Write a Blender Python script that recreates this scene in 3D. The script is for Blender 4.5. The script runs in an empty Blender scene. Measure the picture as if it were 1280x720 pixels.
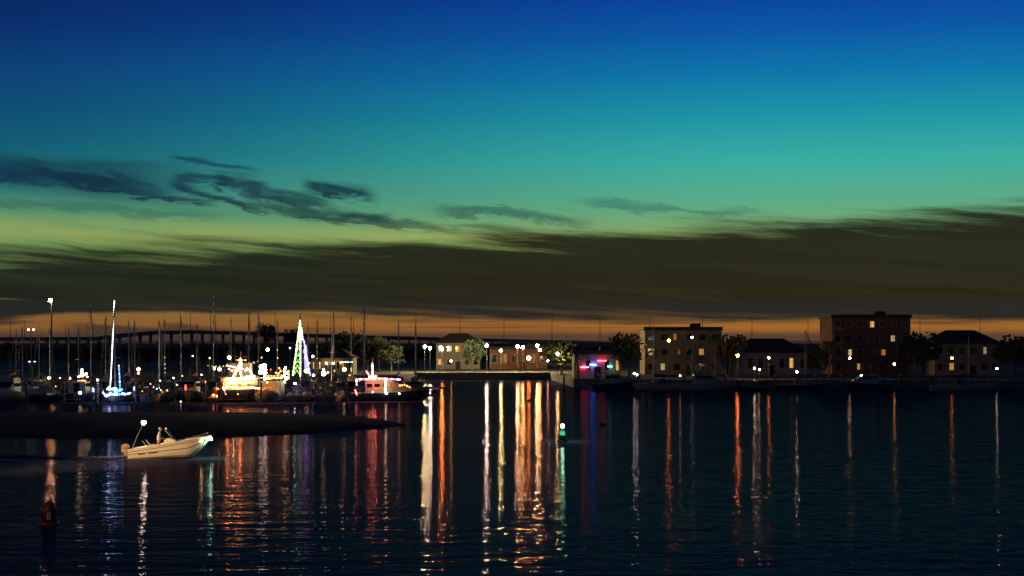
import bpy, bmesh, math, random
from mathutils import Vector, Matrix

random.seed(7)
C = bpy.context.scene.collection
SC = bpy.context.scene
F, CAMH, HOR = 2000.0, 8.0, 431.0      # focal length in photo pixels, eye height, row of the horizon
PI = math.pi

def X(px, D):            # metres right of the lens axis
    return (px - 640.0) / F * D
def Z(py, D):            # height above the water
    return CAMH + (HOR - py) / F * D
def lin(c):
    return tuple(((v/255)/12.92 if v/255 <= .04045 else (((v/255)+.055)/1.055)**2.4) for v in c)

# ------------------------------------------------------------------ materials
def new_mat(name):
    m = bpy.data.materials.new(name); m.use_nodes = True
    nt = m.node_tree; nt.nodes.clear()
    out = nt.nodes.new('ShaderNodeOutputMaterial')
    return m, nt, out

def paint(name, col, rough=.5, metal=0.0, var=.25, scale=3.0, bump=0.0, stretch=(1, 1, 1), spec=.5):
    m, nt, out = new_mat(name)
    p = nt.nodes.new('ShaderNodeBsdfPrincipled')
    tc = nt.nodes.new('ShaderNodeTexCoord'); mp = nt.nodes.new('ShaderNodeMapping')
    mp.inputs['Scale'].default_value = stretch
    n = nt.nodes.new('ShaderNodeTexNoise'); n.inputs['Scale'].default_value = scale
    n.inputs['Detail'].default_value = 5; n.inputs['Roughness'].default_value = .6
    r = nt.nodes.new('ShaderNodeValToRGB')
    r.color_ramp.elements[0].position = .3; r.color_ramp.elements[1].position = .72
    r.color_ramp.elements[0].color = tuple(max(0, c*(1-var)) for c in col)+(1,)
    r.color_ramp.elements[1].color = tuple(min(1, c*(1+var*.6)) for c in col)+(1,)
    L = nt.links.new
    L(tc.outputs['Object'], mp.inputs['Vector']); L(mp.outputs['Vector'], n.inputs['Vector'])
    L(n.outputs['Fac'], r.inputs['Fac']); L(r.outputs['Color'], p.inputs['Base Color'])
    p.inputs['Specular IOR Level'].default_value = spec; p.inputs['Roughness'].default_value = rough; p.inputs['Metallic'].default_value = metal
    if bump:
        b = nt.nodes.new('ShaderNodeBump'); b.inputs['Distance'].default_value = bump
        L(n.outputs['Fac'], b.inputs['Height']); L(b.outputs['Normal'], p.inputs['Normal'])
    L(p.outputs['BSDF'], out.inputs['Surface'])
    return m

def glow(name, col, strength):
    m, nt, out = new_mat(name)
    e = nt.nodes.new('ShaderNodeEmission')
    e.inputs['Color'].default_value = tuple(col)+(1,); e.inputs['Strength'].default_value = strength
    nt.links.new(e.outputs['Emission'], out.inputs['Surface'])
    return m

M = dict(
    white=paint('dull white gelcoat', (.26, .25, .23), .4, var=.15),
    cream=paint('cream gelcoat', (.80, .72, .56), .28, var=.08, scale=1.2),
    navy=paint('navy hull', (.02, .03, .07), .3),
    green=paint('dark green hull', (.02, .06, .04), .35),
    grey=paint('grey hull', (.2, .21, .22), .4),
    red=paint('red paint', (.30, .012, .02), .45, var=.4),
    buoy_red=paint('weathered buoy red', (.16, .008, .018), .5, var=.5, scale=6),
    buoy_green=paint('buoy green', (.01, .16, .07), .5, var=.4),
    black=paint('black rubber', (.012, .012, .013), .6),
    teak=paint('teak deck', (.16, .09, .045), .6, stretch=(1, 8, 1)),
    timber=paint('weathered timber', (.10, .08, .06), .8, var=.4, scale=6, stretch=(1, 1, .3)),
    plank=paint('dock planks', (.16, .14, .12), .85, var=.4, scale=5, stretch=(6, .5, 1)),
    alu=paint('mast aluminium', (.32, .32, .33), .35, .7, var=.15),
    steel=paint('galvanised steel', (.22, .22, .23), .45, .6),
    pole=paint('painted pole', (.05, .05, .055), .6),
    wire=paint('rigging wire', (.12, .12, .12), .5, .5),
    glass=paint('dark cabin glass', (.01, .012, .016), .08),
    bluec=paint('blue canvas', (.02, .04, .16), .8),
    tanc=paint('tan canvas', (.30, .22, .13), .85),
    greenc=paint('green canvas', (.015, .07, .035), .85),
    concrete=paint('stained concrete', (.13, .125, .115), .85, var=.35, scale=.6, bump=.02),
    asphalt=paint('asphalt', (.045, .045, .047), .9),
    soil=paint('dark shore ground', (.035, .037, .028), .95, var=.5, scale=.15),
    sand=paint('wet sand', (.018, .014, .011), .95, var=.7, scale=.35, bump=.08, stretch=(.4, 1.4, 1), spec=.08),
    bark=paint('bark', (.07, .05, .035), .9),
    leaf=paint('dark foliage', (.035, .06, .022), .7, var=.5, scale=.8),
    leaf2=paint('olive foliage', (.05, .06, .025), .7, var=.5, scale=.8),
    frond=paint('palm frond', (.04, .07, .025), .6, var=.4),
    stucco=paint('tan stucco', (.33, .25, .16), .85, var=.2, scale=.5),
    stucco2=paint('grey stucco', (.22, .22, .21), .85, var=.2, scale=.5),
    brick=paint('brick red render', (.22, .09, .06), .85, var=.3, scale=1),
    roof=paint('roof shingle', (.05, .045, .04), .85, var=.4, scale=2),
    trim=paint('painted trim', (.4, .38, .33), .6),
    skin=paint('skin', (.42, .24, .15), .5, var=.05),
    shirt=paint('pale shirt', (.62, .55, .48), .85, var=.12, scale=9),
    shorts=paint('tan shorts', (.2, .12, .08), .85),
    cap=paint('light cap', (.5, .42, .35), .8),
    hair=paint('dark hair', (.02, .014, .01), .7),
    cowl=paint('outboard cowl', (.42, .27, .18), .4, var=.15),
    decal=paint('dark hull decal', (.035, .02, .015), .5),
    figure=paint('buoy numeral', (.85, .66, .25), .5, var=.05),
    acrylic=paint('tinted acrylic', (.03, .03, .035), .5, spec=.1),
)
WARM, AMBER, ORANGE = (1, .74, .34), (1, .50, .11), (1, .27, .04)
WHITE, COOL, GREENISH = (1, .90, .66), (.62, .82, 1), (.92, 1, .38)
RED, PINK, BLUE, PURPLE, GREEN, TEAL = (1, .05, .02), (1, .06, .22), (.03, .12, 1), (.22, .06, 1), (.08, 1, .35), (.1, .75, 1)
_g = {}
def G(col, s):
    k = (col, s)
    if k not in _g: _g[k] = glow('light %d' % len(_g), col, s)
    return _g[k]

# ------------------------------------------------------------------ mesh builder
class MB:
    def __init__(s): s.v = []; s.f = []
    def add(s, vs, fs):
        b = len(s.v); s.v += [tuple(v) for v in vs]; s.f += [tuple(i+b for i in f) for f in fs]; return s
    def box(s, c, d, rz=0, taper=1.0):
        x, y, z = [k/2 for k in d]; cr, sr = math.cos(rz), math.sin(rz); vs = []
        for (i, j, k) in ((-1,-1,-1),(1,-1,-1),(1,1,-1),(-1,1,-1),(-1,-1,1),(1,-1,1),(1,1,1),(-1,1,1)):
            t = taper if k > 0 else 1
            a, b = i*x*t, j*y*t
            vs.append((c[0]+a*cr-b*sr, c[1]+a*sr+b*cr, c[2]+k*z))
        return s.add(vs, [(0,3,2,1),(4,5,6,7),(0,1,5,4),(1,2,6,5),(2,3,7,6),(3,0,4,7)])
    def tube(s, pts, r, n=6, r1=None, cap=True):
        pts = [Vector(p) for p in pts]; m = len(pts); rings = []
        for i, p in enumerate(pts):
            d = (pts[min(i+1, m-1)] - pts[max(i-1, 0)]).normalized()
            a = Vector((0, 0, 1)) if abs(d.z) < .9 else Vector((1, 0, 0))
            u = d.cross(a).normalized(); w = d.cross(u)
            rr = r if r1 is None else r + (r1-r)*i/(m-1)
            rings.append([p + (u*math.cos(2*PI*k/n) + w*math.sin(2*PI*k/n))*rr for k in range(n)])
        vs = [v for g in rings for v in g]
        fs = [(i*n+k, i*n+(k+1) % n, (i+1)*n+(k+1) % n, (i+1)*n+k) for i in range(m-1) for k in range(n)]
        if cap: fs += [tuple(range(n-1, -1, -1)), tuple((m-1)*n+k for k in range(n))]
        return s.add(vs, fs)
    def lathe(s, prof, c=(0, 0, 0), n=16):
        vs = [(c[0]+r*math.cos(2*PI*k/n), c[1]+r*math.sin(2*PI*k/n), c[2]+z) for r, z in prof for k in range(n)]
        m = len(prof)
        fs = [(i*n+k, i*n+(k+1) % n, (i+1)*n+(k+1) % n, (i+1)*n+k) for i in range(m-1) for k in range(n)]
        fs += [tuple(range(n-1, -1, -1)), tuple((m-1)*n+k for k in range(n))]
        return s.add(vs, fs)
    def bead(s, c, r):
        x, y, z = c
        return s.add([(x+r,y,z),(x-r,y,z),(x,y+r,z),(x,y-r,z),(x,y,z+r),(x,y,z-r)],
                     [(0,2,4),(2,1,4),(1,3,4),(3,0,4),(2,0,5),(1,2,5),(3,1,5),(0,3,5)])
    def ball(s, c, r, n=10, sq=1.0):
        prof = [(max(.001, r*math.sin(PI*i/n)), -r*sq*math.cos(PI*i/n)) for i in range(n+1)]
        return s.lathe(prof, c, n+2)
    def prism(s, poly, y0, y1):        # xz outline pushed along y
        n = len(poly)
        vs = [(x, y0, z) for x, z in poly] + [(x, y1, z) for x, z in poly]
        return s.add(vs, [tuple(range(n)), tuple(range(2*n-1, n-1, -1))] + [(i, i+n, (i+1) % n+n, (i+1) % n) for i in range(n)])
    def loft(s, rings, closed=False, cap0=True, cap1=True):
        n = len(rings[0]); vs = [v for r in rings for v in r]
        e = n if closed else n-1
        fs = [(i*n+k, (i+1)*n+k, (i+1)*n+(k+1) % n, i*n+(k+1) % n) for i in range(len(rings)-1) for k in range(e)]
        if cap0: fs.append(tuple(range(n)))
        if cap1: fs.append(tuple((len(rings)-1)*n+k for k in range(n-1, -1, -1)))
        return s.add(vs, fs)
    def build(s, name, mat, parent=None, smooth=False):
        me = bpy.data.meshes.new(name); me.from_pydata(s.v, [], s.f)
        bm = bmesh.new(); bm.from_mesh(me); bmesh.ops.recalc_face_normals(bm, faces=bm.faces); bm.to_mesh(me); bm.free()
        me.materials.append(mat)
        if smooth:
            for p in me.polygons: p.use_smooth = True
        o = bpy.data.objects.new(name, me); C.objects.link(o)
        if parent: o.parent = parent
        return o

def tag(o, label=None, cat=None, group=None, kind=None):
    if label: o['label'] = label
    if cat: o['category'] = cat
    if group: o['group'] = group
    if kind: o['kind'] = kind
    return o
def thing(name, label, cat, loc=(0, 0, 0), rz=0, group=None, scale=1.0):
    o = bpy.data.objects.new(name, None); C.objects.link(o); o.empty_display_size = .2
    o.location = loc; o.rotation_euler = (0, 0, rz); o.scale = (scale,)*3
    return tag(o, label, cat, group)
def copy_tree(o, parent=None):
    c = o.copy(); C.objects.link(c)
    if parent: c.parent = parent
    for ch in list(o.children): copy_tree(ch, c)
    return c
ORD = ['first', 'second', 'third', 'fourth', 'fifth', 'sixth', 'seventh', 'eighth', 'ninth', 'tenth', 'eleventh', 'twelfth',
       'thirteenth', 'fourteenth', 'fifteenth', 'sixteenth', 'seventeenth', 'eighteenth', 'nineteenth', 'twentieth',
       'twenty-first', 'twenty-second', 'twenty-third', 'twenty-fourth', 'twenty-fifth', 'twenty-sixth', 'twenty-seventh', 'twenty-eighth']

# ------------------------------------------------------------------ camera
cam = bpy.data.cameras.new('camera'); co = bpy.data.objects.new('camera', cam); C.objects.link(co)
co.location = (0, 0, CAMH); co.rotation_euler = (PI/2, 0, 0)
cam.sensor_width = 36; cam.lens = F/1280*36; cam.shift_y = (HOR-360)/1280; cam.clip_end = 9000; cam.clip_start = .5
SC.camera = co

# ------------------------------------------------------------------ sky
world = bpy.data.worlds.new('World'); SC.world = world; world.use_nodes = True
nt = world.node_tree; nt.nodes.clear()
class S:                                   # socket arithmetic
    def __init__(s, k): s.k = k
    def _m(op, *a, clamp=False):
        n = nt.nodes.new('ShaderNodeMath'); n.operation = op; n.use_clamp = clamp
        for i, v in enumerate(a):
            if isinstance(v, S): nt.links.new(v.k, n.inputs[i])
            else: n.inputs[i].default_value = v
        return S(n.outputs[0])
    def __add__(s, o): return S._m('ADD', s, o)
    def __radd__(s, o): return S._m('ADD', s, o)
    def __sub__(s, o): return S._m('SUBTRACT', s, o)
    def __rsub__(s, o): return S._m('SUBTRACT', o, s)
    def __mul__(s, o): return S._m('MULTIPLY', s, o)
    def __rmul__(s, o): return S._m('MULTIPLY', s, o)
    def __truediv__(s, o): return S._m('DIVIDE', s, o)
def sstep(v, a, b):
    n = nt.nodes.new('ShaderNodeMapRange'); n.interpolation_type = 'SMOOTHSTEP'
    nt.links.new(v.k, n.inputs['Value'])
    if a > b: n.inputs['From Min'].default_value, n.inputs['From Max'].default_value, n.inputs['To Min'].default_value, n.inputs['To Max'].default_value = b, a, 1, 0
    else: n.inputs['From Min'].default_value, n.inputs['From Max'].default_value = a, b
    return S(n.outputs['Result'])
def noise(x, y, z=0.0, detail=5, rough=.55, dist=0.0):
    c = nt.nodes.new('ShaderNodeCombineXYZ')
    for i, v in enumerate((x, y, z)):
        if isinstance(v, S): nt.links.new(v.k, c.inputs[i])
        else: c.inputs[i].default_value = v
    n = nt.nodes.new('ShaderNodeTexNoise'); n.inputs['Scale'].default_value = 1
    n.inputs['Detail'].default_value = detail; n.inputs['Roughness'].default_value = rough; n.inputs['Distortion'].default_value = dist
    nt.links.new(c.outputs[0], n.inputs['Vector'])
    return S(n.outputs['Fac'])
def ramp(t, stops):
    n = nt.nodes.new('ShaderNodeValToRGB'); cr = n.color_ramp
    while len(cr.elements) > 2: cr.elements.remove(cr.elements[-1])
    for i, (p, c) in enumerate(stops):
        e = cr.elements[i] if i < 2 else cr.elements.new(p)
        e.position = p; e.color = lin(c)+(1,)
    nt.links.new(t.k, n.inputs['Fac']); return n.outputs['Color']
def mix(f, a, b):
    n = nt.nodes.new('ShaderNodeMix'); n.data_type = 'RGBA'
    if isinstance(f, S): nt.links.new(f.k, n.inputs['Factor'])
    else: n.inputs['Factor'].default_value = f
    for v, k in ((a, 6), (b, 7)):
        if isinstance(v, tuple): n.inputs[k].default_value = lin(v)+(1,)
        else: nt.links.new(v, n.inputs[k])
    return n.outputs[2]
tc = nt.nodes.new('ShaderNodeTexCoord'); sx = nt.nodes.new('ShaderNodeSeparateXYZ')
nt.links.new(tc.outputs['Generated'], sx.inputs[0])
dx, dy, dz = (S(sx.outputs[i]) for i in range(3))
az = S._m('ARCTAN2', dx, dy); el = S._m('ARCSINE', dz)
PX = 640 + az*F                     # azimuth and elevation counted in units of 1/2000 radian
PY = HOR - el*F
T0, T1 = 440.0, -1400.0
t = S._m('DIVIDE', PY - T0, T1-T0, clamp=True)
def st(l): return [((y-T0)/(T1-T0), c) for y, c in l]
right = ramp(t, st([(440, (165,100,42)), (405, (158,102,44)), (350, (150,148,80)), (300, (140,165,95)), (262, (95,170,130)), (205, (56,172,160)),
                    (150, (26,148,166)), (100, (9,118,170)), (50, (6,88,165)), (0, (5,62,156)), (-120, (4,36,118)), (-420, (4,18,60)), (-1400, (3,9,28))]))
left = ramp(t, st([(440, (120,80,45)), (400, (134,92,48)), (350, (112,124,66)), (305, (100,142,84)), (272, (80,140,104)), (240, (44,116,116)), (200, (12,92,114)),
                   (150, (8,74,114)), (100, (7,62,118)), (50, (5,44,106)), (0, (4,32,92)), (-120, (3,22,70)), (-420, (3,14,44)), (-1400, (3,8,24))]))
sky = mix(sstep(PX, -60, 1000), left, right)
wx = noise(PX*.006, PY*.02, 3.1, 3) - .5
PYs = PY - PX*.07                    # streaks fall a little to the right
# high thin wisps: ragged streaks torn by noise
fib = noise(PX*.012 + wx*2.0, PYs*.06 + wx*2.0, 1.7, 7, .64, .7)
fin = noise(PX*.035, PYs*.13 + wx*3, 5.2, 6, .65, .5)
def streak(col, op, x0, y0, x1, y1, w, bend=0.0, rag=1.0):
    global sky
    q = (PX-x0)/(x1-x0)
    yc = y0 + q*(y1-y0) + q*(1-q)*(4*bend)
    d_ = S._m('ABSOLUTE', (PY + (fib-.5)*(34*rag) + (fin-.5)*(16*rag) - yc)/w)
    m = sstep(d_ + (fin-.5)*1.6, 1.25, .1)*sstep(q, 0, .22)*sstep(q, 1, .72)
    sky = mix(m*op, sky, col)
fl = sstep(PY + wx*22 + (fib-.5)*14 - PX*.02, 198, 214) * sstep(PY + wx*16 - PX*.10, 256, 224) * sstep(PX, 300, 120)
sky = mix(fl*.72, sky, (14,56,78))
streak((10,44,68), .75, -160, 222, 230, 240, 11, -3)
streak((12,46,66), .7, 60, 226, 240, 246, 8, 2)
streak((14,50,70), .75, 205, 202, 335, 218, 4.5, -2, .5)
streak((16,50,68), .8, 215, 232, 300, 230, 9, -3, 1.2)
streak((16,44,68), .85, 205, 230, 345, 268, 6.5, 3, .8)
streak((18,50,66), .85, 268, 228, 345, 242, 12, -3, 1.3)
streak((26,60,62), .8, 290, 254, 520, 276, 8, 4, .8)
streak((18,52,64), .75, 328, 238, 400, 262, 6, 5, .9)
streak((16,46,62), .9, 372, 238, 480, 250, 13, -3, 1.2)
streak((24,62,66), .7, 400, 262, 560, 284, 6, 2, .8)
streak((14,48,68), .8, 20, 214, 190, 232, 6, 4, 1.2)
streak((14,46,66), .8, 120, 236, 290, 262, 5, 3, 1.0)
streak((20,52,66), .8, 300, 246, 430, 262, 8, -4, 1.2)
streak((26,62,66), .75, 330, 266, 620, 292, 5, 3, .8)
streak((50,104,92), .6, -60, 256, 330, 274, 7, 3, 1.0)
streak((26,66,72), .6, 520, 262, 760, 282, 10, -3, 1.2)
streak((40,92,90), .5, 700, 252, 980, 270, 7, 3, 1.0)
# pale bright fringe above the bank
fr = sstep(PY - PX*.02, 266, 290) * sstep(PY, 322, 292) * noise(PX*.004, PYs*.06, 4.4, 4)
sky = mix(fr*.78, sky, (176,180,96))
# the dark bank
e1 = noise(PX*.0035, PYs*.055 + wx*1.2, 6.0, 6, .6)
edge = sstep(PY + PX*.042 + (e1-.5)*95, 306, 342)
bankc = mix(sstep(noise(PX*.003, PYs*.05, 14.0, 5), .42, .68), mix(sstep(PX, 100, 700), (17,27,25), (24,26,21)), mix(sstep(PX, 100, 700), (31,40,29), (32,33,24)))
bankc = mix(sstep(PY, 366, 392), bankc, (25,34,37))
e2 = noise(PX*.006, PY*.08, 31.0, 5)
low = sstep(PY + (e2-.5)*22 - sstep(PX, 110, -10)*12 - sstep(PX, 380, 560)*8, 398, 388)
sky = mix(edge*low*.97, sky, bankc)
gap = noise(PX*.004, PYs*.07, 41.0, 4)
g1 = sstep(gap, .52, .66)*sstep(PY, 366, 374)*sstep(PY, 390, 380)*sstep(PX, 75, -10)
sky = mix(g1*.9, sky, (112,108,44))
g2 = sstep(gap, .40, .62)*sstep(PY - PX*.03, 362, 370)*sstep(PY - PX*.03, 381, 372)*sstep(PX, 330, 520)
sky = mix(g2*.5, sky, (98,78,40))
g3 = sstep(gap, .48, .64)*sstep(PY - PX*.03, 330, 340)*sstep(PY - PX*.03, 356, 346)
sky = mix(g3*.35, sky, (52,58,34))
warm = noise(PX*.003, PYs*.10, 61.0, 5)
sky = mix(sstep(warm, .5, .68)*sstep(PY, 378, 390)*sstep(PY, 400, 394)*.45, sky, (92,64,38))
band = noise(PX*.004, PY*.16, 71.0, 5)
sky = mix(sstep(band, .52, .7)*sstep(PY, 390, 398)*.55, sky, (70,52,42))
# smoky streak inside the orange strip
s1 = noise(PX*.012, PY*.10 - PX*.006, 51.0, 5)
lowc = sstep(s1*22 + PY - PX*.02, 410, 420)*sstep(PX, 70, 140)*sstep(PX, 420, 210)
sky = mix(lowc*.78, sky, (44,40,42))
sky = mix(sstep(PY, 409, 421)*.85, sky, (66,54,50))
nis = nt.nodes.new('ShaderNodeTexSky'); nis.sky_type = 'NISHITA'; nis.sun_disc = False
nis.sun_elevation = math.radians(-3); nis.sun_rotation = math.radians(8)
bg = nt.nodes.new('ShaderNodeBackground'); bg.inputs['Strength'].default_value = 1.0
bg2 = nt.nodes.new('ShaderNodeBackground'); bg2.inputs['Strength'].default_value = .008
nt.links.new(sky, bg.inputs['Color']); nt.links.new(nis.outputs[0], bg2.inputs['Color'])
ad = nt.nodes.new('ShaderNodeAddShader'); wo = nt.nodes.new('ShaderNodeOutputWorld')
nt.links.new(bg.outputs[0], ad.inputs[0]); nt.links.new(bg2.outputs[0], ad.inputs[1]); nt.links.new(ad.outputs[0], wo.inputs['Surface'])

fill_sun = bpy.data.lights.new('fill_sun', 'SUN'); so = bpy.data.objects.new('fill_sun', fill_sun); C.objects.link(so)
fill_sun.energy = .012; fill_sun.angle = math.radians(12); fill_sun.color = (.7, .8, 1)       # faint cool fill added from behind the viewer to give the boats shape
so.rotation_euler = (math.radians(58), 0, math.radians(-25))

def flood(name, loc, to, watts, cone, col):
    l = bpy.data.lights.new(name, 'SPOT'); o = bpy.data.objects.new(name, l); C.objects.link(o)
    l.energy = watts; l.spot_size = math.radians(cone); l.spot_blend = 1; l.color = col; l.shadow_soft_size = .25
    o.location = loc; o.rotation_euler = (Vector(to)-Vector(loc)).to_track_quat('-Z', 'Y').to_euler()

# ------------------------------------------------------------------ water
def water_mat():
    m, nt_, out = new_mat('evening water')
    N = nt_.nodes.new; L = nt_.links.new
    tc = N('ShaderNodeTexCoord')
    def nz(scale, sc3, detail, rough=.5, dist=0):
        mp = N('ShaderNodeMapping'); mp.inputs['Scale'].default_value = sc3
        n = N('ShaderNodeTexNoise'); n.inputs['Scale'].default_value = scale; n.inputs['Detail'].default_value = detail
        n.inputs['Roughness'].default_value = rough; n.inputs['Distortion'].default_value = dist
        L(tc.outputs['Object'], mp.inputs['Vector']); L(mp.outputs['Vector'], n.inputs['Vector']); return n.outputs['Fac']
    def mth(op, a, b):
        n = N('ShaderNodeMath'); n.operation = op
        for i, v in enumerate((a, b)):
            if hasattr(v, 'links'): L(v, n.inputs[i])
            else: n.inputs[i].default_value = v
        return n.outputs[0]
    a = nz(.72, (.38, 1, 1), 2, .5, .3); b = nz(2.3, (.5, 1, 1), 2, .5, .4); c = nz(.03, (.6, 1.6, 1), 3)
    h = mth('ADD', mth('MULTIPLY', a, WA), mth('MULTIPLY', b, WB))
    h = mth('MULTIPLY', h, mth('ADD', mth('MULTIPLY', c, .9), .55))
    bp = N('ShaderNodeBump'); bp.inputs['Distance'].default_value = 1; L(h, bp.inputs['Height'])
    gl = N('ShaderNodeBsdfGlossy'); gl.inputs['Roughness'].default_value = WR; gl.inputs['Color'].default_value = (1, .73, .82, 1)
    df = N('ShaderNodeBsdfDiffuse'); df.inputs['Color'].default_value = (.046, .050, .098, 1)
    fr = N('ShaderNodeFresnel'); fr.inputs['IOR'].default_value = 1.13; L(bp.outputs[0], fr.inputs['Normal'])
    k = mth('MULTIPLY', fr.outputs[0], WK)
    mx = N('ShaderNodeMixShader'); L(k, mx.inputs[0]); L(df.outputs[0], mx.inputs[1]); L(gl.outputs[0], mx.inputs[2])
    L(bp.outputs[0], gl.inputs['Normal']); L(mx.outputs[0], out.inputs['Surface'])
    return m
WA, WB, WR, WK = .085, .022, .045, .11
WATER = water_mat()
tag(MB().add([(-2500, -60, 0), (2500, -60, 0), (2500, 4500, 0), (-2500, 4500, 0)], [(0, 1, 2, 3)]).build('water', WATER), 'dark navy rippled harbour water with light streaks', kind='structure')

# sandbar: a low hump running in from beyond the frame to a pointed tip
def sandbar():
    near = [(-1300, 544), (-260, 548), (0, 549), (120, 549.5), (220, 548.5), (300, 546.5), (380, 543), (440, 538.5), (485, 534.5), (508, 531.5)]
    far = [(-1300, 513), (-260, 514), (0, 514.5), (120, 515), (220, 515), (300, 515.2), (380, 517), (440, 520.5), (485, 526.5), (509, 531)]
    import bisect
    def ip(l, x):
        for (x0, y0), (x1, y1) in zip(l, l[1:]):
            if x <= x1: return y0+(y1-y0)*(x-x0)/(x1-x0)
        return l[-1][1]
    rnd = random.Random(3); rings = []
    n = 190
    for i in range(n+1):
        px = -1300 + (508.5+1300)*i/n
        D0, D1 = F*CAMH/(ip(near, px)-HOR), F*CAMH/(ip(far, px)-HOR)
        wob = .8*math.sin(px*.06)+.6*math.sin(px*.17+1)+.9*math.sin(px*.41+2)*rnd.random()+rnd.uniform(-.5, .5)
        D0 += wob*.7; w = D1-D0; ring = []
        for k in range(17):
            tt = k/16; D = D0+w*tt
            h = .42*math.sin(PI*tt)**.6*min(1, max(w, 0)/22)+.05*math.sin(px*.045+tt*7)*math.sin(PI*tt) - .02
            ring.append((X(px, D), D, h))
        rings.append(ring)
    return MB().loft(rings, cap0=False, cap1=False).build('sandbar', M['sand'], smooth=True)
tag(sandbar(), 'low dark sandbar tapering to a point in front of the marina', kind='structure')

# shore ground: one sheet behind a sea wall, rising to the road embankment
shore = [(-620, 336), (-24, 336), (-22, 366), (9, 366), (12, 302), (26, 292), (70, 288), (150, 284), (420, 276)]
g = MB()
g.add([(x, y, 1.5) for x, y in shore] + [(x*2.5, 720, 1.6) for x, y in shore] + [(x*2.5, 735, 7.0) for x, y in shore] + [(x*6, 4300, 5.5) for x, y in shore],
      [(r*9+i, r*9+i+1, (r+1)*9+i+1, (r+1)*9+i) for r in range(3) for i in range(8)])
tag(g.build('ground', M['soil']), 'dark shore and road embankment behind the marina', kind='structure')
w = MB()
for (x0, y0), (x1, y1) in zip(shore, shore[1:]):
    d = Vector((x1-x0, y1-y0, 0)); L_ = d.length; c = ((x0+x1)/2, (y0+y1)/2)
    w.box((c[0], c[1], .55), (L_+.5, .55, 2.2), math.atan2(d.y, d.x))
tag(w.build('sea_wall', M['concrete']), 'stained concrete sea wall edging the far shore', 'wall')

# ------------------------------------------------------------------ bridges
def lamp_post_proto(h, arm, mat_head=None, twin=False):
    r = thing('lamp_post', 'x', 'lamp post')
    MB().tube([(0, 0, 0), (0, 0, h*.5), (0, 0, h)], .16, 6, .08).build('post', M['pole'], r)
    a = MB()
    for sgn in ((-1, 1) if twin else (1,)):
        a.tube([(0, 0, h-.3), (sgn*arm*.5, 0, h+.15), (sgn*arm, 0, h+.2)], .05, 5)
    a.build('arm', M['pole'], r)
    for sgn in ((-1, 1) if twin else (1,)):
        hd = MB().box((sgn*(arm+.25), 0, h+.2), (.7, .32, .16)).build('lamp_head', M['pole'], r)
        if mat_head: MB().ball((sgn*(arm+.25), 0, h+.02), .22, 8, .8).build('lens', mat_head, hd)
    return r
BD = 700.0
br = thing('causeway_bridge', 'long low dark causeway bridge crossing behind the marina', 'bridge', (0, BD, 0))
zt, zb = Z(428, BD), Z(435.5, BD)
MB().box((0, 6, (zt+zb)/2-.1), (1500, 12, zt-zb-.4)).build('deck', M['concrete'], br)
pr = MB().box((0, -.2, zt+.2), (1500, .3, .5))
for i in range(-150, 151): pr.box((i*5, -.2, zt+.65), (.18, .18, .5))
pr.box((0, -.2, zt+.95), (1500, .12, .12)).build('parapet', M['steel'], br)
for i in range(24):
    MB().box((-380+i*40, 6, zb/2), (3, 9, zb)).build('pier', M['concrete'], br)
FD = 1000.0
fb = thing('flyover_bridge', 'higher flyover bridge on slim piers behind the causeway', 'bridge', (0, FD, 0))
rings = []
prof = [(-700, 424), (120, 421), (150, 417), (190, 413.5), (240, 412.5), (330, 415), (400, 417.5), (470, 419.5), (640, 424), (900, 430)]
for px, py in prof:
    x, z = X(px, FD), Z(py, FD)
    rings.append([(x, 0, z-2.4), (x, 0, z), (x, 10, z), (x, 10, z-2.4)])
MB().loft(rings, closed=True).build('deck', M['concrete'], fb)
for px in range(43, 680, 13):
    for (p0, q0), (p1, q1) in zip(prof, prof[1:]):
        if p0 <= px < p1: q = q0+(q1-q0)*(px-p0)/(p1-p0)
    z = Z(q, FD)-2.4
    MB().box((X(px, FD), 5, z/2), (1.0, 5, z)).build('pier', M['concrete'], fb)
proto = lamp_post_proto(10.5, 1.6)
posts = [13, 31, 82, 133, 205, 238, 263, 312, 344, 413, 442, 520, 575, 630, 690, 750, 812, 878, 940, 1010, 1075, 1150, 1225]
tops = {13: 392, 31: 401, 82: 409, 133: 394, 205: 400, 238: 392, 263: 391, 312: 391, 344: 391, 413: 395, 442: 397}
for i, px in enumerate(posts):
    o = proto if i == 0 else copy_tree(proto)
    o.location = (X(px, BD+3), BD+3, zt)
    s = (Z(tops.get(px, 394), BD+3)-zt)/10.7; o.scale = (1, 1, s); o.rotation_euler.z = PI/2 if i % 2 else -PI/2
    tag(o, '%s unlit lamp post from the left along the causeway bridge' % ORD[i], 'lamp post', 'unlit lamp posts along the causeway bridge')

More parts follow.
